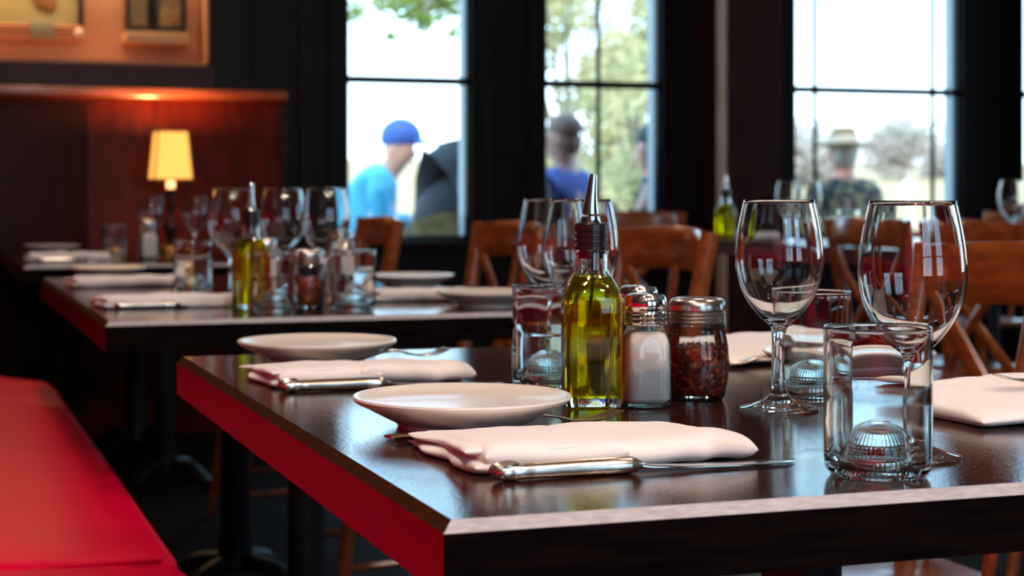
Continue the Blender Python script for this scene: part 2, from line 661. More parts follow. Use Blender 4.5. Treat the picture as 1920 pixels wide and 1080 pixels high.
m_darkframe = mat('dark_plum_frame', (0.06, 0.022, 0.028), rough=0.4)
m_plaque = mat('grey_green_plaque', (0.30, 0.28, 0.17), rough=0.5)
m_knob = mat('pale_knob', (0.80, 0.62, 0.48), rough=0.3)
p0, p1 = wx(-150, YN), wx(146, YN)
zt, zb_, zb2 = 2.02, zrow(48, p1, YN), zrow(77, p1, YN)
root = thing('framed_painting', 'green and ochre painting in a reeded orange frame in the lit niche', 'painting')
link('canvas', box(p0, p1, YN + 0.012, YN + 0.03, zb_, zt), m_paint, root, smooth=False)
bm = bmesh.new()
for k in range(4):
    zz = zb2 + (zb_ - zb2) * k / 4
    h = (zb_ - zb2) / 4
    add_sweep(bm, [(p0, YN + 0.005, zz + h / 2), (p1 + 0.012, YN + 0.005, zz + h / 2)], (0.018, h * 0.52), nseg=10)
link('lower_moulding', bm, m_reed, root)
link('side_moulding', box(p1, p1 + 0.026, YN - 0.005, YN + 0.035, zb_, zt, bev=0.004), m_darkframe, root)
link('plaque', box(wx(56, YN), wx(101, YN), YN - 0.022, YN - 0.010, zb2 + 0.004, zb_ + 0.012, bev=0.003), m_plaque, root)
bm = bmesh.new()
add_ball(bm, (wx(148, YN), YN - 0.01, (zb2 + zb_) / 2), 0.022)
link('corner_knob', bm, m_knob, root)
bm = bmesh.new()
add_ball(bm, (wx(80, YN), YN + 0.010, zb_ + 0.16), (0.05, 0.008, 0.10))
add_ball(bm, (wx(92, YN), YN + 0.010, zb_ + 0.10), (0.035, 0.006, 0.05))
link('painted_figure', bm, mat('painted_amber', (0.36, 0.15, 0.03), rough=0.6), root)

sz0, sz1 = zrow(85, wx(290, YN), YN), zrow(64, wx(290, YN), YN)
tag(link('wall_shelf', box(wx(230, YN), wx(351, YN), YN - 0.10, YN + 0.06, sz0, sz1, bev=0.006), mat('honey_wood_shelf', (0.72, 0.40, 0.18), rough=0.4)),
    'small honey coloured shelf in the lit niche carrying two dark tins', 'shelf')
m_tin = mat('dark_tin', (0.022, 0.020, 0.014), rough=0.35, col2=(0.05, 0.04, 0.022), nscale=25)
m_lab1 = mat('olive_label', (0.34, 0.30, 0.13), rough=0.6, col2=(0.50, 0.24, 0.05), nscale=16)
m_lab2 = mat('gold_label', (0.65, 0.42, 0.14), rough=0.6, col2=(0.14, 0.10, 0.05), nscale=14)
for q0, q1, lab, ml in ((233, 280, 'left one of the two dark tins on the niche shelf, with a dull olive label', m_lab1), (284, 346, 'wider dark tin with a gold label standing right on the niche shelf', m_lab2)):
    r = thing('storage_tin', lab, 'tin', ((wx(q0, YN) + wx(q1, YN)) / 2, YN - 0.03, sz1), 0, 'tins on the niche shelf')
    hw = (wx(q1, YN) - wx(q0, YN)) / 2
    link('tin_body', box(-hw, hw, -0.04, 0.05, 0, 0.30, bev=0.008), m_tin, r)
    link('tin_label', box(-hw * 0.62, hw * 0.62, -0.0425, -0.039, 0.03, 0.24, bev=0.001), ml, r)
    link('tin_lid', box(-hw * 0.9, hw * 0.9, -0.035, 0.045, 0.30, 0.32, bev=0.006), m_tin, r)

# ------------------------------------------------------------------ ceiling lights (outside the frame, they light the room)
m_lens = mat('warm_lamp_lens', (0.9, 0.8, 0.6), emit=(1.0, 0.72, 0.42), emit_s=4.0)
m_ringw = mat('white_lamp_ring', (0.7, 0.66, 0.6), rough=0.4)
CL = [(-0.05, 0.4, 1.0), (1.5, 0.2, 1.0), (0.30, 1.7, 0.8), (1.9, 2.0, 0.6), (0.45, 3.6, 0.7), (1.9, 3.9, 0.5), (0.5, 5.2, 0.6), (0.75, -1.0, 2.6), (3.6, 4.8, 0.4), (-0.15, -0.9, 2.4), (1.8, -0.8, 2.2)]  # last two, behind the camera, added as warm front fill
WARM = (1.0, 0.80, 0.64)
for i, (x, y, k) in enumerate(CL):
    r = thing('ceiling_light', 'round recessed ceiling light with a warm lens and white ring', 'ceiling light', (x, y, ZC), 0, 'recessed ceiling lights')
    link('lamp_ring', lathe([(0.075, 0), (0.105, 0), (0.105, -0.012), (0.085, -0.014), (0.075, -0.006)], 32, closed=True), m_ringw, r)
    link('lamp_lens', lathe([(0, -0.002), (0.075, -0.002), (0.075, -0.006), (0, -0.006)], 32), m_lens, r)
    area('downlight', (x, y, ZC - 0.02), (0, 0, 0), 0.16, 0.16, 13.0 * k, WARM, shape='DISK')

# ------------------------------------------------------------------ banquette
X0B, X1B = -0.30, 0.342
root = thing('banquette', 'long red vinyl wall bench with piped cushions along the left side of the tables', 'bench')


def cushion(y0, y1, z0=0.345, z1=0.468, rc=0.0):
    bm = bmesh.new()
    b = box(X0B, X1B, y0, y1, z0, z1)
    bmesh.ops.subdivide_edges(b, edges=b.edges[:], cuts=10, use_grid_fill=True)
    bmesh.ops.bevel(b, geom=[e for e in b.edges if len(e.link_faces) == 2 and e.calc_face_angle(0) > 1.0], offset=0.026, segments=4, profile=0.5, affect='EDGES')
    for v in b.verts:
        u = (v.co.x - X0B) / (X1B - X0B)
        t = (v.co.y - y0) / (y1 - y0)
        if v.co.z > (z0 + z1) / 2:
            v.co.z += 0.012 * math.sin(math.pi * max(0, min(1, u))) + 0.008 * (math.sin(math.pi * max(0, min(1, t))) ** 0.4 if 0 < t < 1 else 0) - 0.004
        if rc and v.co.x > X1B - rc and v.co.y > y1 - rc:
            u, t = (v.co.x - X1B + rc) / rc, (v.co.y - y1 + rc) / rc
            k = max(u, t) / max(math.hypot(u, t), 1e-6)
            v.co.x, v.co.y = X1B - rc + u * k * rc, y1 - rc + t * k * rc
    merge(bm, b)
    return bm


for y0, y1 in ((-1.4, 0.55), (0.57, 2.33), (2.35, 4.92)):
    c = link('seat_cushion', cushion(y0, y1, rc=0.30 if y1 > 3 else 0.0), m_vinyl, root, angle=50)
    pp = [(X0B + 0.03, y0 + 0.012, 0.462), (X1B - 0.03, y0 + 0.012, 0.466), (X1B - 0.008, y0 + 0.035, 0.455), (X1B - 0.008, y1 - (0.32 if y1 > 3 else 0.035), 0.455)]
    link('piping', sweep(pp, (0.005, 0.005), nseg=8), m_vinyl, c)
for y0, y1 in ((-1.4, 2.33), (2.35, 4.92)):
    link('back_cushion', box(XL + 0.02, X0B, y0, y1, 0.40, 1.05, bev=0.035, seg=4), m_vinyl, root)
link('plinth', box(XL + 0.02, X1B - 0.05, -1.4, 4.90, 0, 0.345), m_plinth, root)

# ------------------------------------------------------------------ tables
TOP = 0.75


def tabletop(x0, x1, y0, y1, z1, th=0.050, ch=0.0078):
    bm = bmesh.new()
    z0 = z1 - th
    a = [(x0 + ch, y0 + ch), (x1 - ch, y0 + ch), (x1 - ch, y1 - ch), (x0 + ch, y1 - ch)]
    b = [(x0, y0), (x1, y0), (x1, y1), (x0, y1)]
    T = [bm.verts.new((*p, z1)) for p in a]
    M = [bm.verts.new((*p, z1 - ch)) for p in b]
    B = [bm.verts.new((*p, z0)) for p in b]
    bm.faces.new(T).material_index = 0
    bm.faces.new(list(reversed(B))).material_index = 3
    for i in range(4):
        j = (i + 1) % 4
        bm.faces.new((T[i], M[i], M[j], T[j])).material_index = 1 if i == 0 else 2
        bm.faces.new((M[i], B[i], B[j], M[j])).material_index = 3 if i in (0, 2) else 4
    return bm


def table(label, x0, x1, y0, y1, z1=TOP, name='dining_table'):
    cx, cy = (x0 + x1) / 2, (y0 + y1) / 2
    r = thing(name, label, 'table', (cx, cy, 0), 0, 'dark restaurant tables')
    link('tabletop', tabletop(x0 - cx, x1 - cx, y0 - cy, y1 - cy, z1), [m_table, m_pale_edge, m_bevel, m_front, m_side_reflect], r, smooth=False)
    for s in (-1, 1):
        link('pedestal', lathe([(0, 0.05), (0.05, 0.05), (0.042, 0.09), (0.036, 0.15), (0.036, z1 - 0.08), (0.06, z1 - 0.06), (0.12, z1 - 0.052), (0, z1 - 0.052)], 24), m_iron, r, loc=(0, s * (y1 - y0) * 0.25, 0))
        bm = bmesh.new()
        for k in range(4):
            a = k * math.pi / 2 + math.pi / 4
            c_, s_ = math.cos(a), math.sin(a)
            add_sweep(bm, curve_pts([(0.02 * c_, 0.02 * s_, 0.075), (0.12 * c_, 0.12 * s_, 0.06), (0.18 * c_, 0.18 * s_, 0.018)], 4), [(0.026, 0.02)] * 5 + [(0.03, 0.014)] * 3 + [(0.034, 0.017)], nseg=10)
        link('cast_base', bm, m_iron, r, loc=(0, s * (y1 - y0) * 0.25, 0))
    return r


T1 = (0.326, 1.190, 1.072, 2.290)
T2 = (0.300, 1.165, 2.950, 4.560)
T3 = (0.300, 1.250, 5.33, 6.90)
T4 = (2.74, 3.62, 4.20, 5.70)
table('dark glossy wooden table nearest to the camera, laid for four', *T1)
table('dark wooden table in the middle row, behind the nearest table', *T2)
table('dark wooden table in front of the partition, carrying the lit lamp', *T3)
table('dark wooden table standing near the windows on the far side of the aisle', *T4, z1=0.80)
Z4 = 0.80

# ------------------------------------------------------------------ chairs (face -X, origin on the floor under the seat)
def make_chair(label):
    r = thing('cross_back_chair', label, 'chair', (0, 0, 0), 0, 'orange stained cross back chairs')
    b = box(-0.21, 0.20, -0.205, 0.205, 0.435, 0.462, bev=0.012, seg=3)
    for v in b.verts:
        f = 1.0 - 0.10 * (v.co.x + 0.21) / 0.41
        v.co.y *= f
    link('seat', b, m_chair, r)
    for s in (-1, 1):
        link('leg', sweep([(-0.235, s * 0.205, 0.0), (-0.21, s * 0.195, 0.2), (-0.175, s * 0.175, 0.436)], [(0.013, 0.013), (0.017, 0.017), (0.020, 0.020)], nseg=12), m_chair, r)
        link('leg', sweep(curve_pts([(0.255, s * 0.19, 0.0), (0.205, s * 0.183, 0.25), (0.180, s * 0.182, 0.45), (0.195, s * 0.195, 0.65), (0.235, s * 0.212, 0.893)], 5),
                          [(0.015, 0.015)] * 4 + [(0.019, 0.019)] * 10 + [(0.0185, 0.0185)] * 7, nseg=12), m_chair, r)
    n = 17
    bm = bmesh.new()
    path, sec = [], []
    for i in range(n):
        t = -1 + 2 * i / (n - 1)
        path.append((0.222 + 0.045 * (1 - t * t), t * 0.208, 0.848 + 0.010 * (1 - t * t)))
        sec.append((0.010, 0.044 if abs(t) < 0.97 else 0.036))
    add_sweep(bm, path, sec, nseg=14, power=4)
    link('top_rail', bm, m_chair, r)
    for s in (-1, 1):
        pts = curve_pts([(0.232, s * 0.185, 0.815), (0.238, s * 0.075, 0.70), (0.228, -s * 0.06, 0.585), (0.198, -s * 0.17, 0.475)], 5)
        link('cross_slat', sweep(pts, [(0.007 + 0.001 * s, 0.017)] * len(pts), nseg=10, up=Vector((0, 0, 1))), m_chair, r)
    link('back_spindle', sweep([(0.19, 0, 0.455), (0.225, 0, 0.63), (0.262, 0, 0.82)], [(0.009, 0.009), (0.011, 0.011), (0.009, 0.009)], nseg=10), m_chair, r)
    for s in (-1, 1):
        link('stretcher', sweep([(-0.222, s * 0.20, 0.12), (0.23, s * 0.185, 0.14)], (0.009, 0.009), nseg=10), m_chair, r)
    link('stretcher', sweep([(0.0, -0.19, 0.13), (0.0, 0.19, 0.13)], (0.009, 0.009), nseg=10), m_chair, r)
    return r


chair0 = make_chair('orange brown cross back chair beside the nearest table, behind the right wine glass')
chair0.location = (1.150, 1.93, 0)
CH = [(1.195, 3.165, 0, 'orange brown chair at the middle table, right behind the olive oil bottle and shakers'),
      (1.130, 3.955, 0, 'orange brown chair at the middle table, seen left of the rear pair of wine glasses'),
      (1.075, 4.96, 0, 'reddish chair below the left window, behind the glasses of the middle table'),
      (2.83, 3.80, math.pi, 'reddish brown chair across the aisle, showing right of the rightmost large wine glass'),
      (2.88, 4.42, math.pi, 'reddish brown chair across the aisle, below the man in the straw hat'),
      (2.66, 6.42, -math.pi / 2, 'dark reddish chair close below the middle window'),
      (4.05, 5.95, 0, 'reddish chair beyond the far aisle table, beside the right window pier')]
for x, y, a, lab in CH:
    dup(chair0, (x, y, 0), a, lab)

# ------------------------------------------------------------------ plates
def make_plate(label):
    pr = [(0, 0.0042), (0.050, 0.0042), (0.056, 0.0), (0.060, 0.0), (0.062, 0.004), (0.075, 0.0105), (0.090, 0.0185), (0.0985, 0.0225), (0.1012, 0.0245), (0.1022, 0.0268),
          (0.1012, 0.0286), (0.0985, 0.0285), (0.095, 0.0270), (0.088, 0.0245), (0.076, 0.0222), (0.062, 0.0210), (0.0, 0.0205)]
    o = link('side_plate', lathe(pr, 96), m_china)
    return tag(o, label, 'plate', 'cream side plates')


def place(o, x, y, z, rz=0.0):
    o.location = (x, y, z)
    o.rotation_euler = (0, 0, rz)


plate0 = make_plate('cream plate nearest the camera, behind the front napkin')
x, y = at_depth(867, 1.592)
place(plate0, x, y, TOP)
x, y = at_depth(595, 2.20)
dup(plate0, (x, y, TOP), 0, 'cream plate at the far left end of the nearest table, behind a napkin')
x, y = 1.055, 1.800
dup(plate0, (x, y, TOP), 0, 'cream plate on the right side of the nearest table, behind the two tumblers')
x, y = at_depth(203, 4.46)
dup(plate0, (x, y, TOP), 0, 'cream plate at the back left corner of the middle table, behind two napkins', scale=0.95)
x, y = at_depth(770, 4.0)
dup(plate0, (x, y, TOP), 0, 'cream plate on the right side of the middle table, farther from the camera')
x, y = at_depth(915, 3.32)
dup(plate0, (x, y, TOP), 0, 'cream plate overlapping a napkin at the front right of the middle table')
x, y = at_depth(97, 6.35)
dup(plate0, (x, y, TOP), 0, 'cream plate on the left end of the lamp table')

# ------------------------------------------------------------------ napkins
def add_slab(bm, x0, x1, y0, y1, zc, hh, seed, nx=44, ny=30, wav=0.003, edge=0.004, tilt=None):
    rnd = Vector((seed * 3.1, seed * 1.7, seed * 0.3))
    top, bot = {}, {}
    for i in range(nx + 1):
        for j in range(ny + 1):
            # cosine spacing packs rows near the rims
            u = -math.cos(math.pi * i / nx)
            v = -math.cos(math.pi * j / ny)
            x = (x0 + x1) / 2 + u * (x1 - x0) / 2
            y = (y0 + y1) / 2 + v * (y1 - y0) / 2
            e = math.sqrt(max(0.0, 1 - abs(u) ** 14)) * math.sqrt(max(0.0, 1 - abs(v) ** 11))
            w1 = mnoise.noise(Vector((x * 13, y * 13, 0)) + rnd)
            w2 = mnoise.noise(Vector((x * 28, y * 38, 3)) + rnd)
            ex = edge * mnoise.noise(Vector((y * 22, 5, 0)) + rnd) * abs(u) ** 3
            ey = edge * mnoise.noise(Vector((x * 18, 9, 0)) + rnd) * abs(v) ** 3
            zz = zc + (tilt(u, v) if tilt else 0.0) + wav * w1
            p = (x + ex, y + ey)
            zt_ = zz + hh * e + wav * 0.35 * w2 * e
            zb_ = max(zz - hh * e, 0.0004)
            if i in (0, nx) or j in (0, ny):
                vtx = bm.verts.new((*p, max(zz, 0.0006)))
                top[i, j] = bot[i, j] = vtx
            else:
                top[i, j] = bm.verts.new((*p, max(zt_, zb_ + 0.0008)))
                bot[i, j] = bm.verts.new((*p, zb_))
    for i in range(nx):
        for j in range(ny):
            bm.faces.new((top[i, j], top[i + 1, j], top[i + 1, j + 1], top[i, j + 1]))
            q = (bot[i, j], bot[i, j + 1], bot[i + 1, j + 1], bot[i + 1, j])
            if len(set(q)) == 4 and not (q[0] is top[i, j] and q[1] is top[i, j + 1] and q[2] is top[i + 1, j + 1] and q[3] is top[i + 1, j]):
                try:
                    bm.faces.new(q)
                except ValueError:
                    pass


def napkin_mesh(w_, d_, seed, flip=False):
    bm = bmesh.new()
    hx, hy = w_ / 2, d_ / 2
    # thick folded body in two panels with a soft crease on the right one
    add_slab(bm, -hx + 0.010, hx * 0.06, -hy, hy, 0.0125, 0.0118, seed + 1, wav=0.0042, tilt=lambda u, v: 0.0026 * math.exp(-((u - 0.1) ** 2 + (v - 0.6) ** 2) * 5))
    add_slab(bm, -hx * 0.14, hx, -hy + 0.001, hy - 0.006, 0.0120, 0.0113, seed + 2, wav=0.0046,
             tilt=lambda u, v: -0.0022 * max(0, u) ** 2 - 0.0026 * math.exp(-((u + 0.25 + 0.6 * v) ** 2) * 45) + 0.0034 * math.exp(-((u + 0.05) ** 2 + (v - 0.5) ** 2) * 3))
    # layered left end: thin flap above, soft roll below
    add_slab(bm, -hx + 0.002, -hx * 0.2, -hy + 0.007, hy - 0.002, 0.0190, 0.0042, seed + 3, wav=0.0026, edge=0.008, tilt=lambda u, v: -0.0016 * (u < -0.6) * abs(u))
    add_slab(bm, -hx + 0.001, -hx * 0.2, -hy + 0.003, hy - 0.010, 0.0062, 0.0056, seed + 4, wav=0.0020, edge=0.008)
    for v in bm.verts:
        v.co.z *= 0.76 - 0.27 * v.co.y / hy
    if flip:
        for v in bm.verts:
            v.co.x *= -1
            v.co.y *= -1
            v.co.z *= 1.15
    return bm


def napkin(label, x0, x1, y0, y1, z, seed, flip=False, rz=0.0, zs=1.0):
    o = link('folded_napkin', napkin_mesh(x1 - x0, y1 - y0, seed, flip), m_linen, loc=((x0 + x1) / 2, (y0 + y1) / 2, z), rot=(0, 0, rz), angle=80)
    o.scale = (1, 1, zs)
    return tag(o, label, 'napkin', 'folded white napkins')


napkin('folded white napkin in front, lying behind the front knife', 0.398, 0.640, 1.232, 1.425, TOP, 1)
napkin('folded white napkin at the far left of the nearest table, behind the second knife', 0.366, 0.606, 1.862, 2.045, TOP, 4)
napkin('folded white napkin at the right edge of the picture, right of the front tumbler', 0.920, 1.165, 1.325, 1.525, TOP, 7, True)
napkin('folded white napkin right behind the chili flake jar', 0.935, 1.165, 1.915, 2.115, TOP, 9, True)
x, y = at_depth(300, 3.33)
napkin('folded napkin at the front left of the middle table, with a knife before it', x - 0.125, x + 0.14, y - 0.10, y + 0.10, TOP, 12, rz=0.05, zs=1.15)
x, y = at_depth(238, 4.05)
napkin('folded napkin behind the front one on the left side of the middle table', x - 0.14, x + 0.13, y - 0.10, y + 0.10, TOP, 15, rz=0.04, zs=1.25)
x, y = at_depth(782, 3.50)
napkin('folded napkin at the front right of the middle table, half under a plate', x - 0.09, x + 0.12, y - 0.08, y + 0.10, TOP, 18, rz=-0.2, zs=1.2)
x, y = at_depth(125, 5.62)
napkin('folded napkin at the front left corner of the lamp table', x - 0.13, x + 0.13, y - 0.10, y + 0.10, TOP, 21, zs=1.3)
x, y = at_depth(1362, 6.2)
napkin('folded napkin on the far aisle table, right of the cross back chair', x - 0.06, x + 0.16, y - 0.12, y + 0.08, Z4, 24, zs=1.4)

# ------------------------------------------------------------------ cutlery (lies along +X, handle end at the origin)
def make_knife(label):
    r = thing('table_knife', label, 'knife', group='silver table knives')
    bm = bmesh.new()
    prof = [(0.0, 0.0005), (0.003, 0.0045), (0.008, 0.0062), (0.014, 0.0068), (0.020, 0.0066), (0.026, 0.0060), (0.030, 0.0064), (0.034, 0.0062), (0.060, 0.0066), (0.095, 0.0070), (0.112, 0.0068), (0.118, 0.0058), (0.123, 0.0030), (0.127, 0.0012)]
    path = [(p, 0, 0.0068) for p, q in prof]
    add_sweep(bm, path, [(q * 1.25, q) for p, q in prof], nseg=20, power=2.4)
    link('handle', bm, m_silver, r, angle=60)
    bm = bmesh.new()
    for k in range(5):
        y = -0.0062 + k * 0.0031
        add_sweep(bm, curve_pts([(0.0005, y * 0.6, 0.0068), (0.004, y, 0.0122 - abs(y) * 0.25), (0.013, y * 1.05, 0.0142 - abs(y) * 0.3), (0.021, y * 0.7, 0.0134)], 4), [(0.0006, 0.0006)] + [(0.0016, 0.0016)] * 11 + [(0.0004, 0.0004)], nseg=8)
    link('shell_end', bm, m_silver, r)
    bm = bmesh.new()
    pts = [(0.122, 0, 0.0062), (0.130, 0, 0.0050), (0.160, 0, 0.0036), (0.200, 0, 0.0028), (0.235, 0.001, 0.0022), (0.252, 0.002, 0.0016), (0.259, 0.003, 0.0014)]
    add_sweep(bm, pts, [(0.004, 0.0020), (0.0065, 0.0012), (0.0085, 0.0010), (0.0095, 0.0009), (0.0090, 0.0007), (0.0060, 0.0005), (0.0012, 0.0003)], nseg=12, power=3)
    link('blade', bm, m_steel, r)
    return r


def make_fork(label):
    r = thing('table_fork', label, 'fork', group='silver table forks')
    bm = bmesh.new()
    pts = [(0.0, 0, 0.0045), (0.006, 0, 0.0047), (0.03, 0, 0.0042), (0.07, 0, 0.0040), (0.110, 0, 0.0065), (0.135, 0, 0.0120), (0.150, 0, 0.0135), (0.165, 0, 0.0105), (0.178, 0, 0.0065)]
    sec = [(0.0075, 0.0012), (0.0095, 0.0016), (0.0085, 0.0016), (0.0058, 0.0017), (0.0034, 0.0019), (0.0032, 0.0019), (0.0045, 0.0018), (0.0100, 0.0014), (0.0118, 0.0012)]
    add_sweep(bm, pts, sec, nseg=14, power=3)
    link('handle', bm, m_silver, r)
    for k in range(4):
        y = -0.0093 + k * 0.0062
        link('tine', sweep(curve_pts([(0.175, y, 0.0068), (0.192, y, 0.0050), (0.212, y, 0.0062), (0.232, y * 0.97, 0.0120)], 4), [(0.0021, 0.0011)] * 9 + [(0.0017, 0.0009)] * 3 + [(0.0008, 0.0005)], nseg=8), m_silver, r)
    return r


knife0 = make_knife('silver table knife lying along the front napkin, nearest the camera')
place(knife0, 0.405, 1.211, TOP, 0.015)
dup(knife0, (0.370, 1.833, TOP), 0.0, 'silver table knife between the rear left napkin and the front plate')
dup(knife0, (1.185, 1.60, TOP + 0.001), math.pi, 'silver knife behind the napkin at the right picture edge')
x, y = at_depth(213, 3.20)
dup(knife0, (x, y, TOP), 0.03, 'silver knife in front of the napkin at the front left of the middle table')
x, y = at_depth(70, 5.42)
dup(knife0, (x, y, TOP), 0.0, 'silver knife before the napkin on the lamp table')
fork0 = make_fork('silver fork with its handle and tines showing behind the front napkin')
place(fork0, 0.386, 1.436, TOP, 0.223)
fork0.scale = (1.06, 1.0, 1.0)
fork0.location.z = TOP
dup(fork0, (0.425, 2.065, TOP + 0.002), 0.33, 'silver fork behind the rear left napkin, its tip showing past the plate')
dup(fork0, (1.245, 1.425, TOP + 0.0265), math.pi, 'silver fork lying on the napkin at the right picture edge')
dup(fork0, (1.155, 1.90, TOP), math.pi - 0.05, 'silver fork in front of the napkin behind the chili jar')

# ------------------------------------------------------------------ wine glasses
def wine_mesh():
    out = smooth_prof([(0.0388, 0.0008), (0.0393, 0.0018), (0.0378, 0.0028), (0.0250, 0.0062), (0.0125, 0.0125), (0.0072, 0.0225), (0.0053, 0.040), (0.0050, 0.058), (0.0058, 0.074), (0.0098, 0.0845),
                       (0.0205, 0.0945), (0.0315, 0.1085), (0.0395, 0.1245), (0.0436, 0.1420), (0.0442, 0.1530), (0.0428, 0.1700), (0.0395, 0.1900), (0.0352, 0.2095)], 4)
    inn = smooth_prof([(0.0341, 0.2095), (0.0384, 0.1900), (0.0417, 0.1700), (0.0431, 0.1530), (0.0425, 0.1420), (0.0383, 0.1250), (0.0300, 0.1092), (0.0180, 0.0955), (0.0080, 0.0898), (0.0, 0.0885)], 4)
    prof = [(0.0, 0.0014), (0.030, 0.0010)] + out + [(0.03465, 0.2101)] + inn
    return lathe(prof, 72)


def make_wine(label):
    o = link('wine_glass', wine_mesh(), m_glass, angle=60)
    return tag(o, label, 'wine glass', 'empty wine glasses')


wine0 = make_wine('wine glass standing whole in the middle of the nearest table, left of the two tumblers')
x, y = at_depth(1461, 1.705)
place(wine0, x, y, TOP)
x, y = at_depth(1711, 1.395)
dup(wine0, (x, y, TOP), 0, 'large looking wine glass behind the front tumbler')
x, y = at_depth(1089, 1.985)
dup(wine0, (x, y, TOP), 0, 'wine glass directly behind the olive oil bottle')
x, y = at_depth(1034, 2.19)
dup(wine0, (x, y, TOP), 0, 'wine glass left behind the olive oil bottle, rearmost on the nearest table')
for px, D, lab in ((434, 3.45, 'leftmost wine glass on the middle table'), (530, 3.60, 'wine glass in the middle of the three on the middle table'), (611, 3.40, 'rightmost wine glass on the middle table, beside the window edge')):
    x, y = at_depth(px, D)
    dup(wine0, (x, y, TOP), 0, lab, scale=1.09)
for px, D, z, lab in ((1479, 5.75, Z4, 'left one of two wine glasses on the far aisle table, before the straw hat window'), (1515, 5.55, Z4, 'right one of two wine glasses on the far aisle table, before the straw hat window'),
                      (1898, 5.32, Z4, 'wine glass at the near end of the far aisle table, at the right picture edge'),
                      (283, 6.0, TOP, 'wine glass on the lamp table, left of the lamp'), (366, 5.85, TOP, 'wine glass on the lamp table, right of the lamp')):
    x, y = at_depth(px, D)
    dup(wine0, (x, y, z), 0, lab)

# ------------------------------------------------------------------ tumblers
def make_tumbler(label):
    H, R = 0.114, 0.0412
    out = [(0.0215, 0.0010), (0.030, 0.0), (0.0360, 0.0012), (0.0395, 0.0055), (0.0408, 0.013), (0.0411, 0.030), (0.0411, 0.060), (0.0411, 0.100), (0.0412, 0.1110), (0.0413, 0.1125), (0.0412, 0.1135)]
    rim = [(0.0408, 0.1141), (0.0403, 0.1143), (0.0398, 0.1141), (0.0394, 0.1135), (0.0391, 0.1125)]
    inn = [(0.0392, 0.110), (0.0391, 0.095), (0.0390, 0.072), (0.0388, 0.0655), (0.0379, 0.0610), (0.0375, 0.056), (0.0374, 0.040), (0.0372, 0.020), (0.0355, 0.0125), (0.0310, 0.0085), (0.0275, 0.0105), (0.0250, 0.020), (0.0222, 0.0300), (0.0170, 0.0370), (0.0090, 0.0408), (0.0, 0.0418)]
    und = [(0.0, 0.0355), (0.0080, 0.0345), (0.0145, 0.0310), (0.0185, 0.0250)]
    # ribbed underside of the kicked up base
    for k in range(9):
        z = 0.0240 - k * 0.0025
        r = 0.0190 + 0.0024 * (k / 8)
        und += [(r + 0.0005, z), (r - 0.0003, z - 0.0012)]
    prof = und + out + rim + inn
    n0, n1 = len(und) + len(out) + len(rim), len(prof)

    def mod(i, r, z, a):
        rr = r
        if n0 <= i < n0 + 9 and z < 0.10:
            q = (a % (math.pi / 3)) - math.pi / 6
            hexr = math.cos(math.pi / 6) / math.cos(q)
            k = 0.12 if z < 0.058 else 0.07
            rr = r * (1 - k * (1 - (0.9 * hexr / math.cos(math.pi / 6) * math.cos(math.pi / 6) + 0.1)))
        if i < len(und):
            rr = r * (1 + 0.010 * math.cos(40 * a))
        return rr * math.cos(a), rr * math.sin(a)
    o = link('water_tumbler', lathe(prof, 160, mod), m_tumbler, angle=50)
    return tag(o, label, 'tumbler', 'clear water tumblers')


tum0 = make_tumbler('clear straight tumbler with a domed base, nearest the camera at the front right')
x, y = at_depth(1646, 1.308)
place(tum0, x, y, TOP, math.radians(60) - TH - 0.2)
x, y = at_depth(1521, 1.790)
dup(tum0, (x, y, TOP), 0.5, 'clear tumbler behind the middle wine glass')
x, y = at_depth(1029, 1.905)
dup(tum0, (x, y, TOP), 0.1, 'clear tumbler standing left of the olive oil bottle')
for px, D, z, lab in ((362, 3.75, TOP, 'leftmost tumbler on the middle table'), (517, 3.12, TOP, 'front tumbler in the middle of the middle table'), (663, 3.14, TOP, 'rightmost tumbler on the middle table'),
                      (214, 5.75, TOP, 'tumbler on the lamp table, beside its napkin'), (1590, 5.75, Z4, 'tumbler on the far aisle table, seen between the two large wine glasses')):
    x, y = at_depth(px, D)
    dup(tum0, (x, y, z), 0.3, lab)

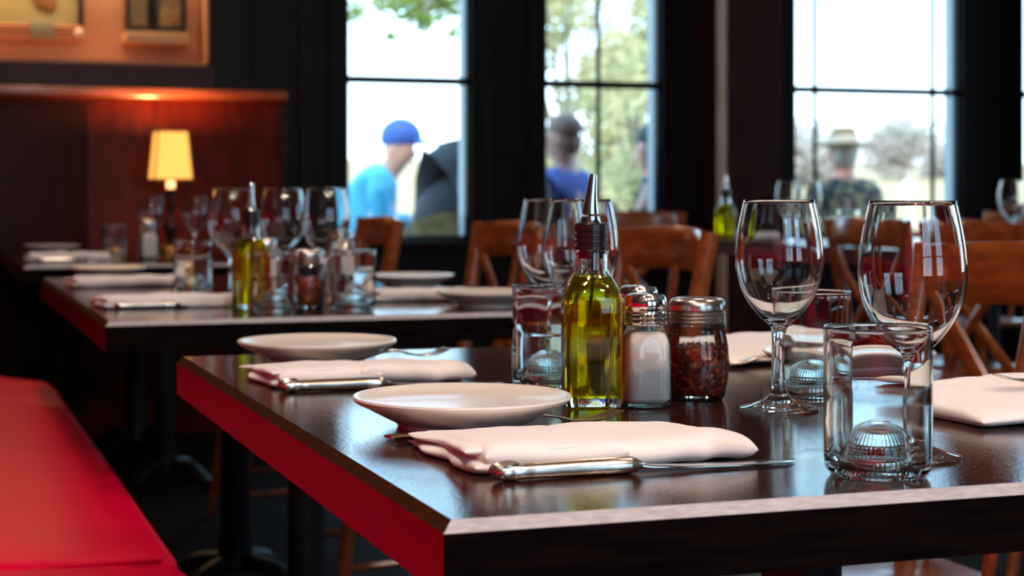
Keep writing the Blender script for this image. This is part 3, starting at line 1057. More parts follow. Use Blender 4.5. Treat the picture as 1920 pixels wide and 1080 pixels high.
# ------------------------------------------------------------------ olive oil bottle
def make_bottle(label):
    r = thing('oil_bottle', label, 'bottle', group='olive oil bottles with pourers')
    body = [(0.0, 0.0025), (0.020, 0.0022), (0.0255, 0.0), (0.0285, 0.0010), (0.0300, 0.005), (0.0300, 0.104), (0.0294, 0.110), (0.0272, 0.119), (0.0230, 0.128), (0.0190, 0.1345), (0.0172, 0.139), (0.0170, 0.154), (0.0176, 0.1545), (0.0176, 0.158), (0.0168, 0.159)]
    inner = [(0.0140, 0.159), (0.0140, 0.139), (0.0158, 0.1340), (0.0200, 0.1265), (0.0245, 0.1170), (0.0268, 0.1080), (0.0272, 0.100), (0.0272, 0.014), (0.0250, 0.0105), (0.0, 0.0115)]
    s4 = sq(5.0)

    def blend(i, rr, z, a):
        if z > 0.136 or rr < 1e-6:
            return rr * math.cos(a), rr * math.sin(a)
        k = min(1.0, max(0.0, (0.136 - z) / 0.020))
        x, y = s4(i, rr, z, a)
        return k * x + (1 - k) * rr * math.cos(a), k * y + (1 - k) * rr * math.sin(a)
    link('bottle_body', lathe(body + inner, 96, blend), m_bottle, r, angle=50)
    oil = [(0.0, 0.0112), (0.0252, 0.0102), (0.0274, 0.014), (0.0274, 0.100), (0.0270, 0.1080), (0.0247, 0.1170), (0.0202, 0.1265), (0.0175, 0.1312), (0.0, 0.1312)]
    link('olive_oil', lathe(oil, 96, blend), m_oil, r, angle=50)
    cap = [(0.0, 0.150), (0.0135, 0.150), (0.0137, 0.1585), (0.0172, 0.1590), (0.0172, 0.163), (0.0160, 0.1638), (0.0160, 0.1655), (0.0172, 0.1662), (0.0172, 0.1695), (0.0162, 0.1702), (0.0162, 0.1716), (0.0172, 0.1723), (0.0172, 0.1755), (0.0163, 0.1762),
           (0.0163, 0.1775), (0.0174, 0.1782), (0.0174, 0.1845), (0.0160, 0.1862), (0.0, 0.1866)]
    link('pourer_stopper', lathe(cap, 48), m_black, r)
    sp = curve_pts([(-0.0010, 0, 0.185), (-0.0012, 0, 0.198), (0.0000, 0, 0.215), (0.0022, 0, 0.236)], 6)
    link('pourer_spout', sweep(sp, [(0.0108 - 0.0072 * (i / (len(sp) - 1)), 0.0108 - 0.0072 * (i / (len(sp) - 1))) for i in range(len(sp))], nseg=20), m_chrome, r)
    link('air_tube', sweep([(0.002, 0.002, 0.156), (0.001, 0.0, 0.125), (-0.003, -0.002, 0.098)], (0.0017, 0.0017), nseg=10), m_black, r)
    return r


bot0 = make_bottle('square olive oil bottle with black stopper and steel spout on the nearest table')
x, y = at_depth(1109, 1.742)
place(bot0, x, y, TOP, -TH + 0.07)
x, y = at_depth(470, 3.22)
dup(bot0, (x, y, TOP), 0.3, 'olive oil bottle among the glasses on the middle table')
x, y = at_depth(1361, 6.05)
dup(bot0, (x, y, Z4), 0.4, 'oil bottle on the far aisle table, before the red brown wall pier')

# ------------------------------------------------------------------ shakers and jars
def cap_profile(r, z0, h):
    p = [(r * 0.93, z0)]
    for k in range(3):
        z = z0 + h * (0.02 + 0.14 * k)
        p += [(r * 0.99, z + h * 0.02), (r * 1.0, z + h * 0.06), (r * 0.955, z + h * 0.125)]
    p += [(r * 0.96, z0 + h * 0.46), (r * 1.0, z0 + h * 0.52), (r * 1.0, z0 + h * 0.68), (r * 0.97, z0 + h * 0.82), (r * 0.88, z0 + h * 0.93), (r * 0.70, z0 + h * 0.985), (r * 0.4, z0 + h * 1.0), (0, z0 + h * 1.005)]
    return p


def make_shaker(label, fill, name, fillname):
    r = thing(name, label, 'shaker', group='square glass shakers with chrome caps')
    s5 = sq(5.0)

    def blend(i, rr, z, a):
        k = min(1.0, max(0.0, (0.082 - z) / 0.014))
        x, y = s5(i, rr, z, a)
        return k * x + (1 - k) * rr * math.cos(a), k * y + (1 - k) * rr * math.sin(a)
    link('jar_body', lathe([(0.0, 0.001), (0.020, 0.0), (0.0232, 0.001), (0.0246, 0.005), (0.0244, 0.040), (0.0238, 0.062), (0.0228, 0.070), (0.0205, 0.077), (0.0195, 0.081), (0.0196, 0.085)], 64, blend), m_jar, r)
    link(fillname, lathe([(0.0, 0.006), (0.0205, 0.006), (0.0232, 0.009), (0.0232, 0.040), (0.0226, 0.060), (0.0215, 0.069), (0.0195, 0.0745), (0.0150, 0.0765), (0.0, 0.0778)], 64, blend), fill, r)
    link('thick_base', lathe([(0.0, 0.0008), (0.0205, 0.0008), (0.0236, 0.0022), (0.0238, 0.0052), (0.0, 0.0055)], 64, blend), m_tumbler, r)
    link('shaker_cap', lathe(cap_profile(0.0222, 0.083, 0.032), 64), m_chrome, r)
    bm = bmesh.new()
    for k in range(7):
        a = k * math.pi / 3
        rr = 0.0 if k == 6 else 0.007
        add_ball(bm, (rr * math.cos(a), rr * math.sin(a), 0.1150), (0.0011, 0.0011, 0.0005), 8, 5)
    link('shaker_holes', bm, m_black, r)
    return r


sh0 = make_shaker('square salt shaker with chrome cap, filled white, right beside the oil bottle', m_salt, 'salt_shaker', 'salt')
x, y = at_depth(1210, 1.735)
place(sh0, x, y, TOP, -TH + 0.10)
sh1 = make_shaker('dark pepper shaker with chrome cap, half hidden behind the salt shaker', m_pepper, 'pepper_shaker', 'pepper')
x, y = at_depth(1196, 1.885)
place(sh1, x, y, TOP + 0.0, 0.1)
x, y = at_depth(497, 3.50)
dup(sh0, (x, y, TOP), 0.2, 'salt shaker among the glasses on the middle table, right of its oil bottle', scale=1.1)
x, y = at_depth(640, 3.62)
dup(sh0, (x, y, TOP), 0.2, 'salt shaker behind the rightmost tumbler of the middle table', scale=1.2)
x, y = at_depth(277, 5.70)
dup(sh0, (x, y, TOP), 0.2, 'salt shaker on the lamp table, left of the lamp foot', scale=1.15)


def make_chili(label):
    r = thing('chili_jar', label, 'jar', group='chili flake jars')
    body = [(0.0, 0.002), (0.020, 0.0012), (0.0245, 0.0), (0.0275, 0.0012), (0.0300, 0.006), (0.0322, 0.018), (0.0335, 0.032), (0.0336, 0.042), (0.0326, 0.054), (0.0306, 0.066), (0.0292, 0.0715), (0.0288, 0.0745), (0.0304, 0.0760), (0.0306, 0.0785), (0.0290, 0.0800), (0.0285, 0.0825)]
    link('jar_body', lathe(smooth_prof(body, 3), 72), m_jar, r)
    link('thick_base', lathe([(0, 0.001), (0.0245, 0.0006), (0.0280, 0.003), (0.0285, 0.006), (0.0, 0.0065)], 48), m_tumbler, r)
    random.seed(5)
    fillp = [(0.0, 0.0068), (0.0265, 0.0068), (0.0300, 0.012), (0.0318, 0.022), (0.0326, 0.034), (0.0326, 0.042), (0.0316, 0.0535), (0.029, 0.0555), (0.0, 0.0575)]
    bm = lathe(fillp, 64)
    cells = []
    for _ in range(2600):
        z = random.uniform(0.008, 0.0555)
        # radius of the filling at that height
        rr = 0.0265
        for (ra, za), (rb, zb) in zip(fillp[1:-2], fillp[2:-1]):
            if za <= z <= zb:
                rr = ra + (rb - ra) * (z - za) / max(zb - za, 1e-6)
        if random.random() < 0.2:
            z = random.uniform(0.0555, 0.0585)
            rr *= math.sqrt(random.random())
        a = random.uniform(0, 2 * math.pi)
        c = Vector((rr * math.cos(a), rr * math.sin(a), z))
        s = random.uniform(0.0007, 0.0018)
        d1 = Vector((random.gauss(0, 1), random.gauss(0, 1), random.gauss(0, 1))).normalized()
        d2 = d1.orthogonal().normalized()
        n = Vector((math.cos(a), math.sin(a), 0)) * 0.0004
        q = [c + d1 * s, c + d2 * s * 0.6 + n, c - d1 * s, c - d2 * s * 0.6 - n]
        f = bm.faces.new([bm.verts.new(v) for v in q])
    tag(link('chili_flakes', bm, m_chili, r, smooth=False), kind='stuff')
    link('jar_cap', lathe(cap_profile(0.0300, 0.080, 0.0275), 72), mat('brushed_cap', (0.62, 0.55, 0.50), rough=0.24, metal=1.0), r)
    return r


chi0 = make_chili('round jar of red chili flakes with a metal cap on the nearest table')
x, y = at_depth(1307, 1.795)
place(chi0, x, y, TOP)
x, y = at_depth(577, 3.22)
dup(chi0, (x, y, TOP), 0.4, 'jar of dark red chili flakes among the glasses on the middle table', scale=1.05)

# ------------------------------------------------------------------ lamp on the far table
x, y = at_depth(320, 6.62)
lamp = thing('table_lamp', 'small lit table lamp with a tapered ribbed shade on the far table', 'lamp', (x, y, TOP), 0)
m_shade, t_, b_ = nodes('lit_parchment')
b_.inputs['Base Color'].default_value = (0.55, 0.32, 0.10, 1)
b_.inputs['Roughness'].default_value = 0.8
b_.inputs['Emission Color'].default_value = (1.0, 0.45, 0.085, 1)
b_.inputs['Emission Strength'].default_value = 1.5
m_rib = mat('brown_shade_rib', (0.30, 0.10, 0.03), rough=0.6)
m_bronze = mat('dark_bronze', (0.02, 0.014, 0.010), rough=0.35, metal=0.6)
zs0, zs1 = zrow(337, x, y) - TOP, zrow(246, x, y) - TOP
sh_w0, sh_w1 = 0.104, 0.081
rotl = math.radians(-24) - TH
bm = bmesh.new()
corn0 = [(sh_w0 * math.cos(k * math.pi / 2) * 1.0, sh_w0 * math.sin(k * math.pi / 2), zs0) for k in range(4)]
corn1 = [(sh_w1 * math.cos(k * math.pi / 2), sh_w1 * math.sin(k * math.pi / 2), zs1) for k in range(4)]
A = [bm.verts.new(c) for c in corn0]
B = [bm.verts.new(c) for c in corn1]
A2 = [bm.verts.new((c[0] * 0.97, c[1] * 0.97, c[2])) for c in corn0]
B2 = [bm.verts.new((c[0] * 0.97, c[1] * 0.97, c[2])) for c in corn1]
for k in range(4):
    j = (k + 1) % 4
    bm.faces.new((A[k], A[j], B[j], B[k]))
    bm.faces.new((A2[k], B2[k], B2[j], A2[j]))
    bm.faces.new((A[k], A2[k], A2[j], A[j]))
    bm.faces.new((B[k], B[j], B2[j], B2[k]))
shd = link('lamp_shade', bm, m_shade, lamp, rot=(0, 0, rotl), smooth=False)
bm = bmesh.new()
for k in range(4):
    j = (k + 1) % 4
    add_sweep(bm, [corn0[k], corn1[k]], (0.0035, 0.0035), nseg=8)
    add_sweep(bm, [corn0[k], corn0[j]], (0.004, 0.004), nseg=8)
    add_sweep(bm, [corn1[k], corn1[j]], (0.004, 0.004), nseg=8)
link('shade_rib', bm, m_rib, shd)
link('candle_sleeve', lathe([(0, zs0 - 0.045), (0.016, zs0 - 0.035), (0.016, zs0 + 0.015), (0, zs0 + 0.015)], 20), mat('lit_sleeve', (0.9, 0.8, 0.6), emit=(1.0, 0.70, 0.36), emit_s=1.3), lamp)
bm = bmesh.new()
add_ball(bm, (0, 0, zs0 + 0.06), (0.022, 0.022, 0.034))
link('bulb', bm, mat('lamp_bulb', (1, 1, 1), emit=(1.0, 0.62, 0.28), emit_s=25.0), lamp)
link('lamp_stem', lathe(smooth_prof([(0.0, 0.0), (0.062, 0.0), (0.062, 0.008), (0.040, 0.018), (0.014, 0.032), (0.018, 0.06), (0.028, 0.085), (0.020, 0.115), (0.010, 0.14), (0.014, 0.17), (0.018, zs0 - 0.05), (0.022, zs0 - 0.035), (0.0, zs0 - 0.035)], 3), 32), m_bronze, lamp)
l = bpy.data.lights.new('lamp_glow', 'POINT')
l.energy = 34.0
l.color = (1.0, 0.50, 0.17)
l.shadow_soft_size = 0.03
lo = bpy.data.objects.new('lamp_glow', l)
lo.location = (x, y, TOP + zs1 - 0.02)
COL.objects.link(lo)

# ------------------------------------------------------------------ outside: ground, trees, people on the terrace
m_terrace = mat('pale_terrace', (0.50, 0.46, 0.40), rough=0.8, col2=(0.42, 0.38, 0.33), nscale=2)
m_field = mat('dry_field', (0.42, 0.26, 0.12), rough=0.9, col2=(0.36, 0.25, 0.11), nscale=0.25)
bm = bmesh.new()
add_box(bm, -12, 30, YW + 0.22, 20, -0.12, -0.02)
tag(link('ground_terrace', bm, m_terrace, smooth=False), kind='structure')
bm = bmesh.new()
g = {}
for i in range(31):
    for j in range(26):
        X, Y = -60 + i * 8.0, 20 + j * 7.0
        g[i, j] = bm.verts.new((X, Y, -0.10 + 5.2 * max(0.0, (Y - 45) / 150.0)))
for i in range(30):
    for j in range(25):
        bm.faces.new((g[i, j], g[i + 1, j], g[i + 1, j + 1], g[i, j + 1]))
tag(link('field', bm, m_field), kind='structure')


def leaf_mat(name, c1, c2):
    m, t, b = nodes(name)
    oi = t.nodes.new('ShaderNodeTexCoord')
    n = t.nodes.new('ShaderNodeTexNoise')
    n.inputs['Scale'].default_value = 3.0
    r = t.nodes.new('ShaderNodeValToRGB')
    r.color_ramp.elements[0].color = (*c1, 1)
    r.color_ramp.elements[1].color = (*c2, 1)
    r.color_ramp.elements[0].position = 0.35
    r.color_ramp.elements[1].position = 0.65
    t.links.new(oi.outputs['Object'], n.inputs['Vector'])
    t.links.new(n.outputs['Fac'], r.inputs['Fac'])
    t.links.new(r.outputs['Color'], b.inputs['Base Color'])
    b.inputs['Roughness'].default_value = 0.45
    tl = t.nodes.new('ShaderNodeBsdfTranslucent')
    mx = t.nodes.new('ShaderNodeMixShader')
    mx.inputs[0].default_value = 0.45
    t.links.new(r.outputs['Color'], tl.inputs['Color'])
    t.links.new(b.outputs[0], mx.inputs[1])
    t.links.new(tl.outputs[0], mx.inputs[2])
    t.links.new(mx.outputs[0], t.nodes['Material Output'].inputs[0])
    return m


m_leaf1 = leaf_mat('green_leaves', (0.16, 0.24, 0.03), (0.40, 0.46, 0.08))
m_leaf2 = leaf_mat('autumn_leaves', (0.42, 0.38, 0.17), (0.66, 0.58, 0.33))
m_leaf3 = leaf_mat('pale_far_leaves', (0.50, 0.42, 0.37), (0.64, 0.55, 0.47))  # distance haze put into the leaf colours
m_bark = mat('grey_bark', (0.22, 0.18, 0.13), rough=0.9, col2=(0.30, 0.25, 0.18), nscale=5)


def tree(label, base, blobs, n, size, m, seed, trunk_r=0.12, group='trees beyond the windows', cat='tree', fork=None):
    random.seed(seed)
    r = thing('broadleaf_tree', label, cat, base, 0, group)
    bm = bmesh.new()
    tot = sum(b[3] ** 2 for b in blobs)
    for bx, by, bz, br in blobs:
        for _ in range(int(n * br ** 2 / tot)):
            d = Vector((random.gauss(0, 1), random.gauss(0, 1), random.gauss(0, 1))).normalized() * br * random.random() ** 0.4
            c = Vector((bx, by, bz)) + Vector((d.x, d.y, d.z * 0.85))
            d1 = Vector((random.gauss(0, 1), random.gauss(0, 1), random.gauss(0, 0.6))).normalized()
            d2 = d1.orthogonal().normalized()
            s = size * random.uniform(0.6, 1.3)
            k = d1.cross(d2) * s * 0.25
            q = [c - d1 * s, c + d2 * s * 0.55 + k, c + d1 * s, c - d2 * s * 0.55 + k]
            bm.faces.new([bm.verts.new(v) for v in q])
    link('crown', bm, m, r, smooth=False)
    bm = bmesh.new()
    top = max(b[2] for b in blobs)
    add_sweep(bm, [(0, 0, 0), (0.05, 0, top * 0.35), (0, 0.05, top * 0.8)], [(trunk_r, trunk_r), (trunk_r * 0.75, trunk_r * 0.75), (trunk_r * 0.4, trunk_r * 0.4)], nseg=10)
    for bx, by, bz, br in blobs:
        h = fork or min(bz * 0.6, top * 0.6)
        add_sweep(bm, [(0.02, 0.01, h * 0.75), (bx * 0.5, by * 0.5, h + (bz - h) * 0.5), (bx, by, bz)], [(trunk_r * 0.5, trunk_r * 0.5), (trunk_r * 0.3, trunk_r * 0.3), (trunk_r * 0.12, trunk_r * 0.12)], nseg=8)
    link('trunk', bm, m_bark, r)
    return r


def rel(px, py, D, base):
    X, Y = at_depth(px, D)
    return (X - base[0], Y - base[1], CAMZ + (HOR - py) * D / F - base[2])


# green branches hanging into the top of the left window
bx, by = at_depth(955, 11.5)
base = (bx, by, -0.02)
bl = [(*rel(728, 0, 11.0, base), 0.12), (*rel(765, 8, 11.2, base), 0.15), (*rel(812, 2, 11.3, base), 0.17), (*rel(790, 40, 11.1, base), 0.09), (*rel(858, 0, 11.2, base), 0.13), (*rel(662, 20, 11.0, base), 0.09), (*rel(850, 62, 11.1, base), 0.05), (*rel(735, 70, 11.0, base), 0.05),
      (*rel(700, -420, 11.4, base), 0.35), (*rel(820, -440, 11.6, base), 0.40), (*rel(940, -430, 11.5, base), 0.40)]
tree('green tree whose leaves hang into the top of the left window', base, bl, 7500, 0.026, m_leaf1, 3, 0.05, fork=2.75)
# yellowing trees behind the middle window
for k, (px, D, sc, lab, mm) in enumerate(((1060, 15.0, 1.0, 'yellow green tree in the left half of the middle window', m_leaf2), (1190, 16.5, 1.1, 'yellow green tree filling the right half of the middle window', m_leaf2), (1120, 19.0, 1.3, 'paler tree farther back, showing between the two middle window trees', m_leaf2))):
    bx, by = at_depth(px, D)
    base = (bx, by, -0.05)
    random.seed(40 + k)
    bl = []
    for q in range(16):
        bl.append((random.uniform(-0.42, 0.42) * sc, random.uniform(-0.4, 0.4), random.uniform(0.5, 3.4) * sc, random.uniform(0.26, 0.42) * sc))
    tree(lab, base, bl, 3000, 0.055 * sc, mm, 50 + k, 0.035)
# far pale tree and tree line in the right window
for k, (px, D, pyb, w_, top, lab) in enumerate(((1692, 120, 258, 3.1, 0, 'lone pale rounded tree on the far field, right of the straw hat'), (1510, 100, 278, 2.6, 0, 'pale far tree at the left edge of the right window'), (1785, 130, 298, 2.2, 0, 'low pale tree far off behind the right mullion of the right window'))):
    bx, by = at_depth(px, D)
    zg = -0.10 + 5.2 * max(0.0, (by - 45) / 150.0)
    base = (bx, by, zg)
    zc = CAMZ + (HOR - pyb) * D / F - zg
    bl = [(random.uniform(-0.6, 0.6) * w_, random.uniform(-1, 1), zc + random.uniform(-0.5, 0.25) * w_, random.uniform(0.5, 0.75) * w_) for _ in range(8)]
    tree(lab, base, bl, 4200, 0.20, m_leaf3, 70 + k, 0.15)

# ------------------------------------------------------------------ people
def skin_obj(name, verts, edges, rad, m, parent, levels=2):
    me = bpy.data.meshes.new(name)
    me.from_pydata([v for v in verts], edges, [])
    me.materials.append(m)
    o = bpy.data.objects.new(name, me)
    COL.objects.link(o)
    o.parent = parent
    sk = o.modifiers.new('skin', 'SKIN')
    sk.use_smooth_shade = True
    lay = me.skin_vertices[0].data if me.skin_vertices else None
    if lay is None:
        bmm = bmesh.new()
        bmm.from_mesh(me)
        bmm.verts.layers.skin.verify()
        bmm.to_mesh(me)
        bmm.free()
        lay = me.skin_vertices[0].data
    for i, r in enumerate(rad):
        lay[i].radius = r if isinstance(r, tuple) else (r, r)
        lay[i].use_root = (i == 0)
    sub = o.modifiers.new('subdivision', 'SUBSURF')
    sub.levels = levels
    sub.render_levels = levels
    return o


def person(label, loc, rotz, m_skin, m_top, m_leg, m_hair, hair='short', stand=False, lean=0.0, collar=True, hunch=0.0, bulk=1.0):
    r = thing('person', label, 'person', loc, rotz, None)
    hz = 0.86 if stand else 0.50
    V, E, R = [], [], []

    def add(p, rad, par=None):
        V.append(p)
        R.append(rad)
        if par is not None:
            E.append((par, len(V) - 1))
        return len(V) - 1

    def lx(z):
        return lean * (z - hz) / 0.6
    pel = add((0, 0, hz), (0.13, 0.15))
    be = add((lx(hz + .2), 0, hz + 0.20), (0.115, 0.135), pel)
    chs = add((lx(hz + .4), 0, hz + 0.42), (0.12, 0.155), be)
    uc = add((lx(hz + .52), 0, hz + 0.52), (0.085, 0.10), chs)
    nk = add((lx(hz + .58) + 0.01, 0, hz + 0.58 - hunch), 0.060, uc)
    nk2 = add((lx(hz + .62) + 0.02, 0, hz + 0.62 - hunch), 0.060, nk)
    hd = add((lx(hz + .70) + 0.035, 0, hz + 0.70 - hunch), (0.092, 0.078), nk2)
    ht = add((lx(hz + .78) + 0.025, 0, hz + 0.78 - hunch), (0.104, 0.086), hd)
    add((lx(hz + .78) + 0.015, 0, hz + 0.845 - hunch), (0.062, 0.058), ht)
    add((lx(hz + .72) + 0.135, 0, hz + 0.71 - hunch), 0.014, hd)
    for s in (-1, 1):
        add((lx(hz + .74) + 0.015, s * 0.086, hz + 0.735 - hunch), (0.022, 0.011), hd)
        sh = add((lx(hz + .5), s * 0.175, hz + 0.50), 0.058, uc)
        if stand:
            pts = [((0.0, s * 0.23, hz + 0.22), 0.043), ((0.05, s * 0.24, hz - 0.02), 0.030), ((0.06, s * 0.24, hz - 0.08), (0.016, 0.036))]
        else:
            pts = [((0.12 + lean * 0.5, s * 0.24, hz + 0.26), 0.045), ((0.36 + lean * 0.5, s * 0.15, hz + 0.27), 0.030), ((0.42 + lean * 0.5, s * 0.13, hz + 0.27), (0.016, 0.036))]
        p = sh
        for q, rr in pts:
            p = add(q, rr, p)
        hq = pts[-1][0]
        dirv = Vector(pts[-1][0]) - Vector(pts[-2][0])
        dirv.normalize()
        side = Vector((0, 0, 1)).cross(dirv) if not stand else Vector((1, 0, 0))
        for f in range(4):
            off = side * (-0.027 + 0.018 * f)
            L = (0.066, 0.074, 0.070, 0.054)[f]
            a = add(tuple(Vector(hq) + off + dirv * 0.035), 0.0085, p)
            a = add(tuple(Vector(hq) + off * 1.05 + dirv * (0.035 + L * 0.5) + Vector((0, 0, -0.004))), 0.0082, a)
            add(tuple(Vector(hq) + off * 1.05 + dirv * (0.030 + L) + Vector((0, 0, -0.014))), 0.007, a)
        add(tuple(Vector(hq) + side * (-0.052 * s) + dirv * 0.02), 0.0095, p)
        hip = add((0.02, s * 0.095, hz - 0.03), 0.085, pel)
        if stand:
            k1 = add((0.02, s * 0.10, 0.48), 0.060, hip)
            an = add((0.0, s * 0.10, 0.08), 0.042, k1)
            add((0.14, s * 0.11, 0.035), 0.034, an)
        else:
            k1 = add((0.42, s * 0.12, hz + 0.0), 0.062, hip)
            an = add((0.44, s * 0.12, 0.08), 0.042, k1)
            add((0.57, s * 0.13, 0.036), 0.034, an)
    skin_obj('body', V, E, R, m_skin, r)
    # shirt: torso and sleeves, a little fuller than the body
    V2, E2, R2 = [], [], []

    def add2(p, rad, par=None):
        V2.append(p)
        R2.append(rad)
        if par is not None:
            E2.append((par, len(V2) - 1))
        return len(V2) - 1
    p = add2((0, 0, hz + 0.02), (0.145, 0.165 * bulk))
    p = add2((lx(hz + .2), 0, hz + 0.20), (0.135, 0.155 * bulk), p)
    p = add2((lx(hz + .4), 0, hz + 0.42), (0.137, 0.172 * bulk), p)
    p = add2((lx(hz + .52), 0, hz + 0.535), (0.118, 0.135), p)
    top = p
    if collar:
        add2((lx(hz + .58) + 0.005, 0, hz + 0.600), 0.072, p)
    for s in (-1, 1):
        q = add2((lx(hz + .5), s * 0.180, hz + 0.505), 0.082, top)
        q = add2((0.0, s * 0.235, hz + 0.23) if stand else (0.12 + lean * 0.5, s * 0.243, hz + 0.26), 0.060, q)
        add2((0.04, s * 0.24, hz + 0.05) if stand else (0.28 + lean * 0.5, s * 0.185, hz + 0.268), 0.048, q)
    skin_obj('shirt', V2, E2, R2, m_top, r)
    V3, E3, R3 = [(0, 0, hz + 0.0)], [], [(0.142, 0.162)]
    for s in (-1, 1):
        n0 = len(V3)
        V3 += [(0.02, s * 0.097, hz - 0.03), (0.42 if not stand else 0.02, s * 0.12, hz if not stand else 0.48), (0.44 if not stand else 0.0, s * 0.12, 0.14)]
        R3 += [0.098, 0.075, 0.062]
        E3 += [(0, n0), (n0, n0 + 1), (n0 + 1, n0 + 2)]
    skin_obj('trousers', V3, E3, R3, m_leg, r)
    hx, hzz = lx(hz + .78) + 0.02, hz + 0.785 - hunch
    bm = bmesh.new()
    if hair == 'short':
        add_ball(bm, (hx - 0.012, 0, hzz + 0.012), (0.108, 0.094, 0.098), 20, 14, zmin=hzz + 0.0)
        add_ball(bm, (hx - 0.048, 0, hzz - 0.05), (0.056, 0.076, 0.075), 18, 12)
    elif hair == 'long':
        add_ball(bm, (hx - 0.014, 0, hzz + 0.012), (0.114, 0.100, 0.106), 20, 14, zmin=hzz - 0.02)
        add_sweep(bm, [(hx - 0.055, 0, hzz + 0.03), (hx - 0.085, 0, hzz - 0.12), (hx - 0.10, 0, hzz - 0.30)], [(0.085, 0.055), (0.095, 0.045), (0.06, 0.03)], nseg=14, up=Vector((1, 0, 0)))
    link('hair', bm, m_hair, r)
    bm = bmesh.new()
    for s in (-1, 1):
        add_ball(bm, (hx + 0.088, s * 0.034, hz + 0.735 - hunch), (0.010, 0.013, 0.008), 8, 6)
    link('eyes', bm, m_black, r)
    bm = bmesh.new()
    add_ball(bm, (lx(hz + .7) + 0.118, 0, hz + 0.665 - hunch), (0.014, 0.026, 0.006), 10, 6)
    link('mouth', bm, mat('lips', (0.45, 0.16, 0.13), rough=0.6) if 'lips' not in MATS else MATS['lips'], r)
    r['head'] = (hx, 0.0, hzz)
    return r


m_skin = mat('fair_skin', (0.62, 0.33, 0.24), rough=0.5)
m_skin2 = mat('tan_skin', (0.42, 0.22, 0.16), rough=0.5)
m_brown_hair = mat('brown_hair', (0.16, 0.085, 0.065), rough=0.6)
m_dark_hair = mat('black_hair', (0.012, 0.010, 0.012), rough=0.5)
m_grey_hair = mat('grey_hair', (0.40, 0.34, 0.27), rough=0.6)
m_teal = mat('teal_fleece', (0.055, 0.36, 0.56), rough=0.8)
m_white_cloth = mat('pale_vest_cloth', (0.50, 0.56, 0.66), rough=0.8)
m_navy = mat('blue_shirt_cloth', (0.05, 0.075, 0.30), rough=0.8)
m_darkcloth = mat('dark_jacket_cloth', (0.016, 0.017, 0.022), rough=0.7)
m_pattern = mat('patterned_shirt_cloth', (0.025, 0.030, 0.045), rough=0.8, col2=(0.30, 0.22, 0.12), nscale=18, contrast=(0.45, 0.6))
m_whitedress = mat('white_dress_cloth', (0.85, 0.85, 0.83), rough=0.8)
m_jean = mat('denim_cloth', (0.06, 0.08, 0.13), rough=0.8)
m_cap = mat('blue_cap_cloth', (0.035, 0.10, 0.38), rough=0.7)
m_straw = mat('straw', (0.27, 0.20, 0.12), rough=0.8, col2=(0.20, 0.14, 0.08), nscale=60, bump=0.2, bscale=180)
m_wicker = mat('olive_wicker', (0.26, 0.21, 0.085), rough=0.7, col2=(0.12, 0.09, 0.035), nscale=22, bump=0.4, bscale=90)

GZ = -0.02
RIGHT = -TH                                  # heading (facing +X local) that looks to the right of the picture
# man in the blue cap
x, y = at_depth(646, 9.9)
m1 = person('seated man in a blue baseball cap and teal jacket outside the left window', (x, y, GZ + 0.06), RIGHT, m_skin, m_teal, m_jean, m_grey_hair, lean=0.24, hunch=0.05)
m1c = (x, y)
h = m1['head']
bm = bmesh.new()
add_ball(bm, (h[0] - 0.005, 0, h[2] + 0.020), (0.122, 0.106, 0.116), 24, 16, zmin=h[2] - 0.02)
link('cap_crown', bm, m_cap, m1)
bm = bmesh.new()
b = bmesh.new()
n = 9
for i in range(n):
    a = -0.95 + 1.9 * i / (n - 1)
    for rr, zz in ((0.095, 0.0), (0.225, -0.026)):
        sc = 1.0 if rr < 0.1 else (0.72 + 0.28 * math.cos(a))
        for dz in (0.004, -0.004):
            b.verts.new((h[0] + rr * sc * math.cos(a), 0.92 * rr * math.sin(a) * (1 if rr < 0.1 else 0.62), h[2] + 0.012 + zz + dz))
bmesh.ops.convex_hull(b, input=b.verts[:])
merge(bm, b)
link('cap_peak', bm, m_cap, m1)
link('vest_panel', sweep([(0.14, -0.10, 0.50), (0.21, -0.11, 0.76), (0.23, -0.07, 1.00)], [(0.11, 0.07), (0.09, 0.07), (0.05, 0.05)], nseg=14, up=Vector((1, 0, 0))), m_white_cloth, m1)
# person in the dark jacket, back turned, in a wicker chair
x, y = at_depth(908, 8.75)
m2 = person('seated person in a dark jacket, back turned, at the right of the left window', (x, y, GZ - 0.06), math.pi / 2 - TH + 0.05, m_skin2, m_darkcloth, m_darkcloth, m_dark_hair, lean=0.05, bulk=1.55)
m2.scale = (1.22, 1.25, 1.22)
bm = bmesh.new()
add_ball(bm, (0.05, 0, 0.72), (0.19, 0.30, 0.27), 24, 16)
link('jacket_body', bm, m_darkcloth, m2)
m2c = (x, y)
# man in the blue shirt, facing left
x, y = at_depth(1062, 9.4)
person('seated man with short brown hair and blue shirt outside the middle window, facing left', (x, y, GZ + 0.04), RIGHT + math.pi - 0.65, m_skin2, m_navy, m_jean, m_brown_hair, lean=0.0)
m3c = (x, y)
# woman at the right edge of the middle window
x, y = at_depth(1228, 9.9)
person('seated woman with dark hair at the right edge of the middle window', (x, y, GZ), RIGHT + math.pi - 0.15, m_skin, m_darkcloth, m_darkcloth, m_dark_hair, hair='long', lean=0.0)
m4c = (x, y)
# man in the straw hat seen from behind
x, y = at_depth(1583, 10.6)
m5 = person('seated man in a straw hat and dark patterned shirt, seen from behind', (x, y, GZ), math.pi / 2 - TH + 0.12, m_skin2, m_pattern, m_jean, m_grey_hair)
m5c = (x, y)
h = m5['head']
hp = [(0.0, 0.118), (0.03, 0.110), (0.055, 0.120), (0.078, 0.108), (0.088, 0.07), (0.094, 0.012), (0.11, 0.004), (0.150, 0.004), (0.172, 0.018), (0.170, 0.010), (0.148, -0.004), (0.108, -0.004), (0.090, 0.002), (0.0, 0.04)]


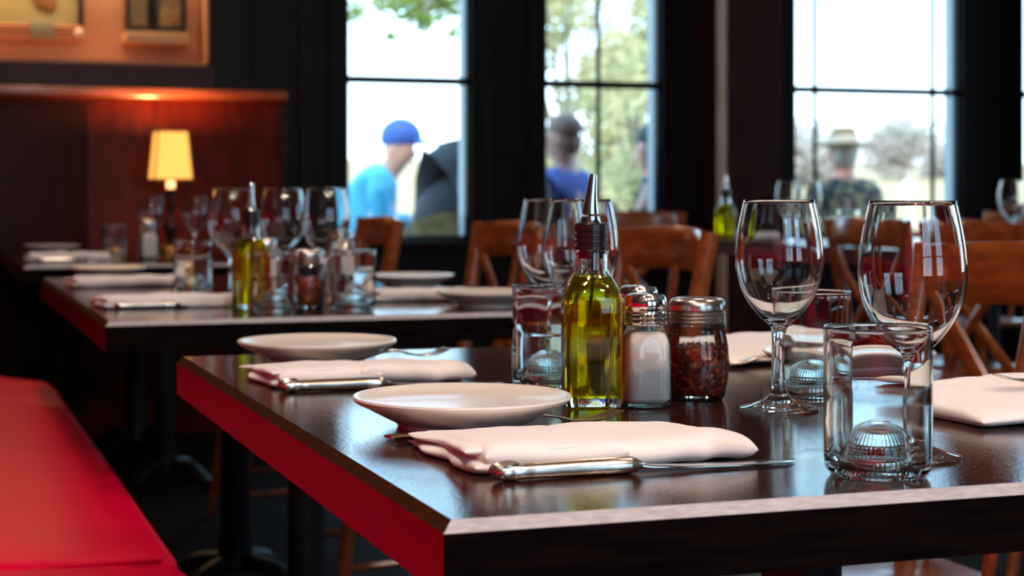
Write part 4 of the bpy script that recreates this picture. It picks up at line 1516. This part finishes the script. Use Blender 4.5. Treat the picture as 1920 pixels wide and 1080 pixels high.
def brim(i, r, z, a):
    return r * math.cos(a) * 1.05, r * math.sin(a) * 0.95


hat = link('straw_hat', lathe(hp, 48, brim), m_straw, m5, loc=(h[0] - 0.005, 0, h[2] + 0.002))
bm = lathe([(0.092, 0.012), (0.097, 0.012), (0.094, 0.040), (0.090, 0.040)], 40, brim, closed=True)
link('hat_band', bm, mat('dark_hat_band', (0.10, 0.07, 0.05), rough=0.7), hat)
# far figure in white
x, y = at_depth(1702, 54)
m6 = person('distant standing person in a white dress out on the field', (x, y, -0.10), math.pi / 2 - TH, m_skin, m_whitedress, m_whitedress, m_grey_hair, stand=True)
m6.scale = (0.72, 0.72, 1.04)
link('dress_skirt', lathe([(0.16, 0.95), (0.22, 0.8), (0.42, 0.4), (0.55, 0.12), (0.53, 0.12), (0.15, 0.95)], 32), m_whitedress, m6)


# terrace chairs
def make_wicker(label):
    r = thing('wicker_chair', label, 'chair', group='wicker terrace chairs')
    link('seat', lathe([(0, 0.40), (0.24, 0.40), (0.26, 0.42), (0.25, 0.445), (0, 0.45)], 40), m_wicker, r)
    bm = bmesh.new()
    n = 25
    rows = []
    for i in range(n):
        a = math.radians(70) + math.radians(220) * i / (n - 1)
        hgt = 0.50 + 0.40 * math.sin(math.pi * i / (n - 1)) ** 0.8
        rows.append([bm.verts.new(((0.27 + q) * math.cos(a) - 0.03 * (z - 0.45), (0.27 + q) * math.sin(a), z)) for q, z in ((-0.012, 0.42), (-0.012, (0.42 + hgt) / 2), (-0.012, hgt), (0.012, hgt), (0.012, (0.42 + hgt) / 2), (0.012, 0.42))])
    for i in range(n - 1):
        for k in range(6):
            k2 = (k + 1) % 6
            bm.faces.new((rows[i][k], rows[i][k2], rows[i + 1][k2], rows[i + 1][k]))
    bm.faces.new(rows[0])
    bm.faces.new(list(reversed(rows[-1])))
    link('curved_back', bm, m_wicker, r)
    for k in range(4):
        a = math.pi / 4 + k * math.pi / 2
        link('leg', sweep([(0.19 * math.cos(a), 0.19 * math.sin(a), 0.405), (0.22 * math.cos(a), 0.22 * math.sin(a), 0.0)], (0.016, 0.016), nseg=10), m_wicker, r)
    return r


wk = make_wicker('empty olive wicker chair with an arched back just outside the left window')
x, y = at_depth(846, 8.20)
place(wk, x, y, GZ, math.pi / 2 - TH)
dup(wk, (m2c[0], m2c[1], GZ), math.pi / 2 - TH + 0.05, 'wicker chair under the person in the dark jacket')
dup(wk, (m1c[0], m1c[1], GZ + 0.06), RIGHT, 'wicker chair under the man in the blue cap')
dup(wk, (m3c[0], m3c[1], GZ + 0.04), RIGHT + math.pi - 0.65, 'wicker chair under the man in the blue shirt')
dup(wk, (m4c[0], m4c[1], GZ), RIGHT + math.pi - 0.15, 'wicker chair under the dark haired woman')
dup(wk, (m5c[0], m5c[1], GZ), math.pi / 2 - TH + 0.12, 'wicker chair under the man in the straw hat')
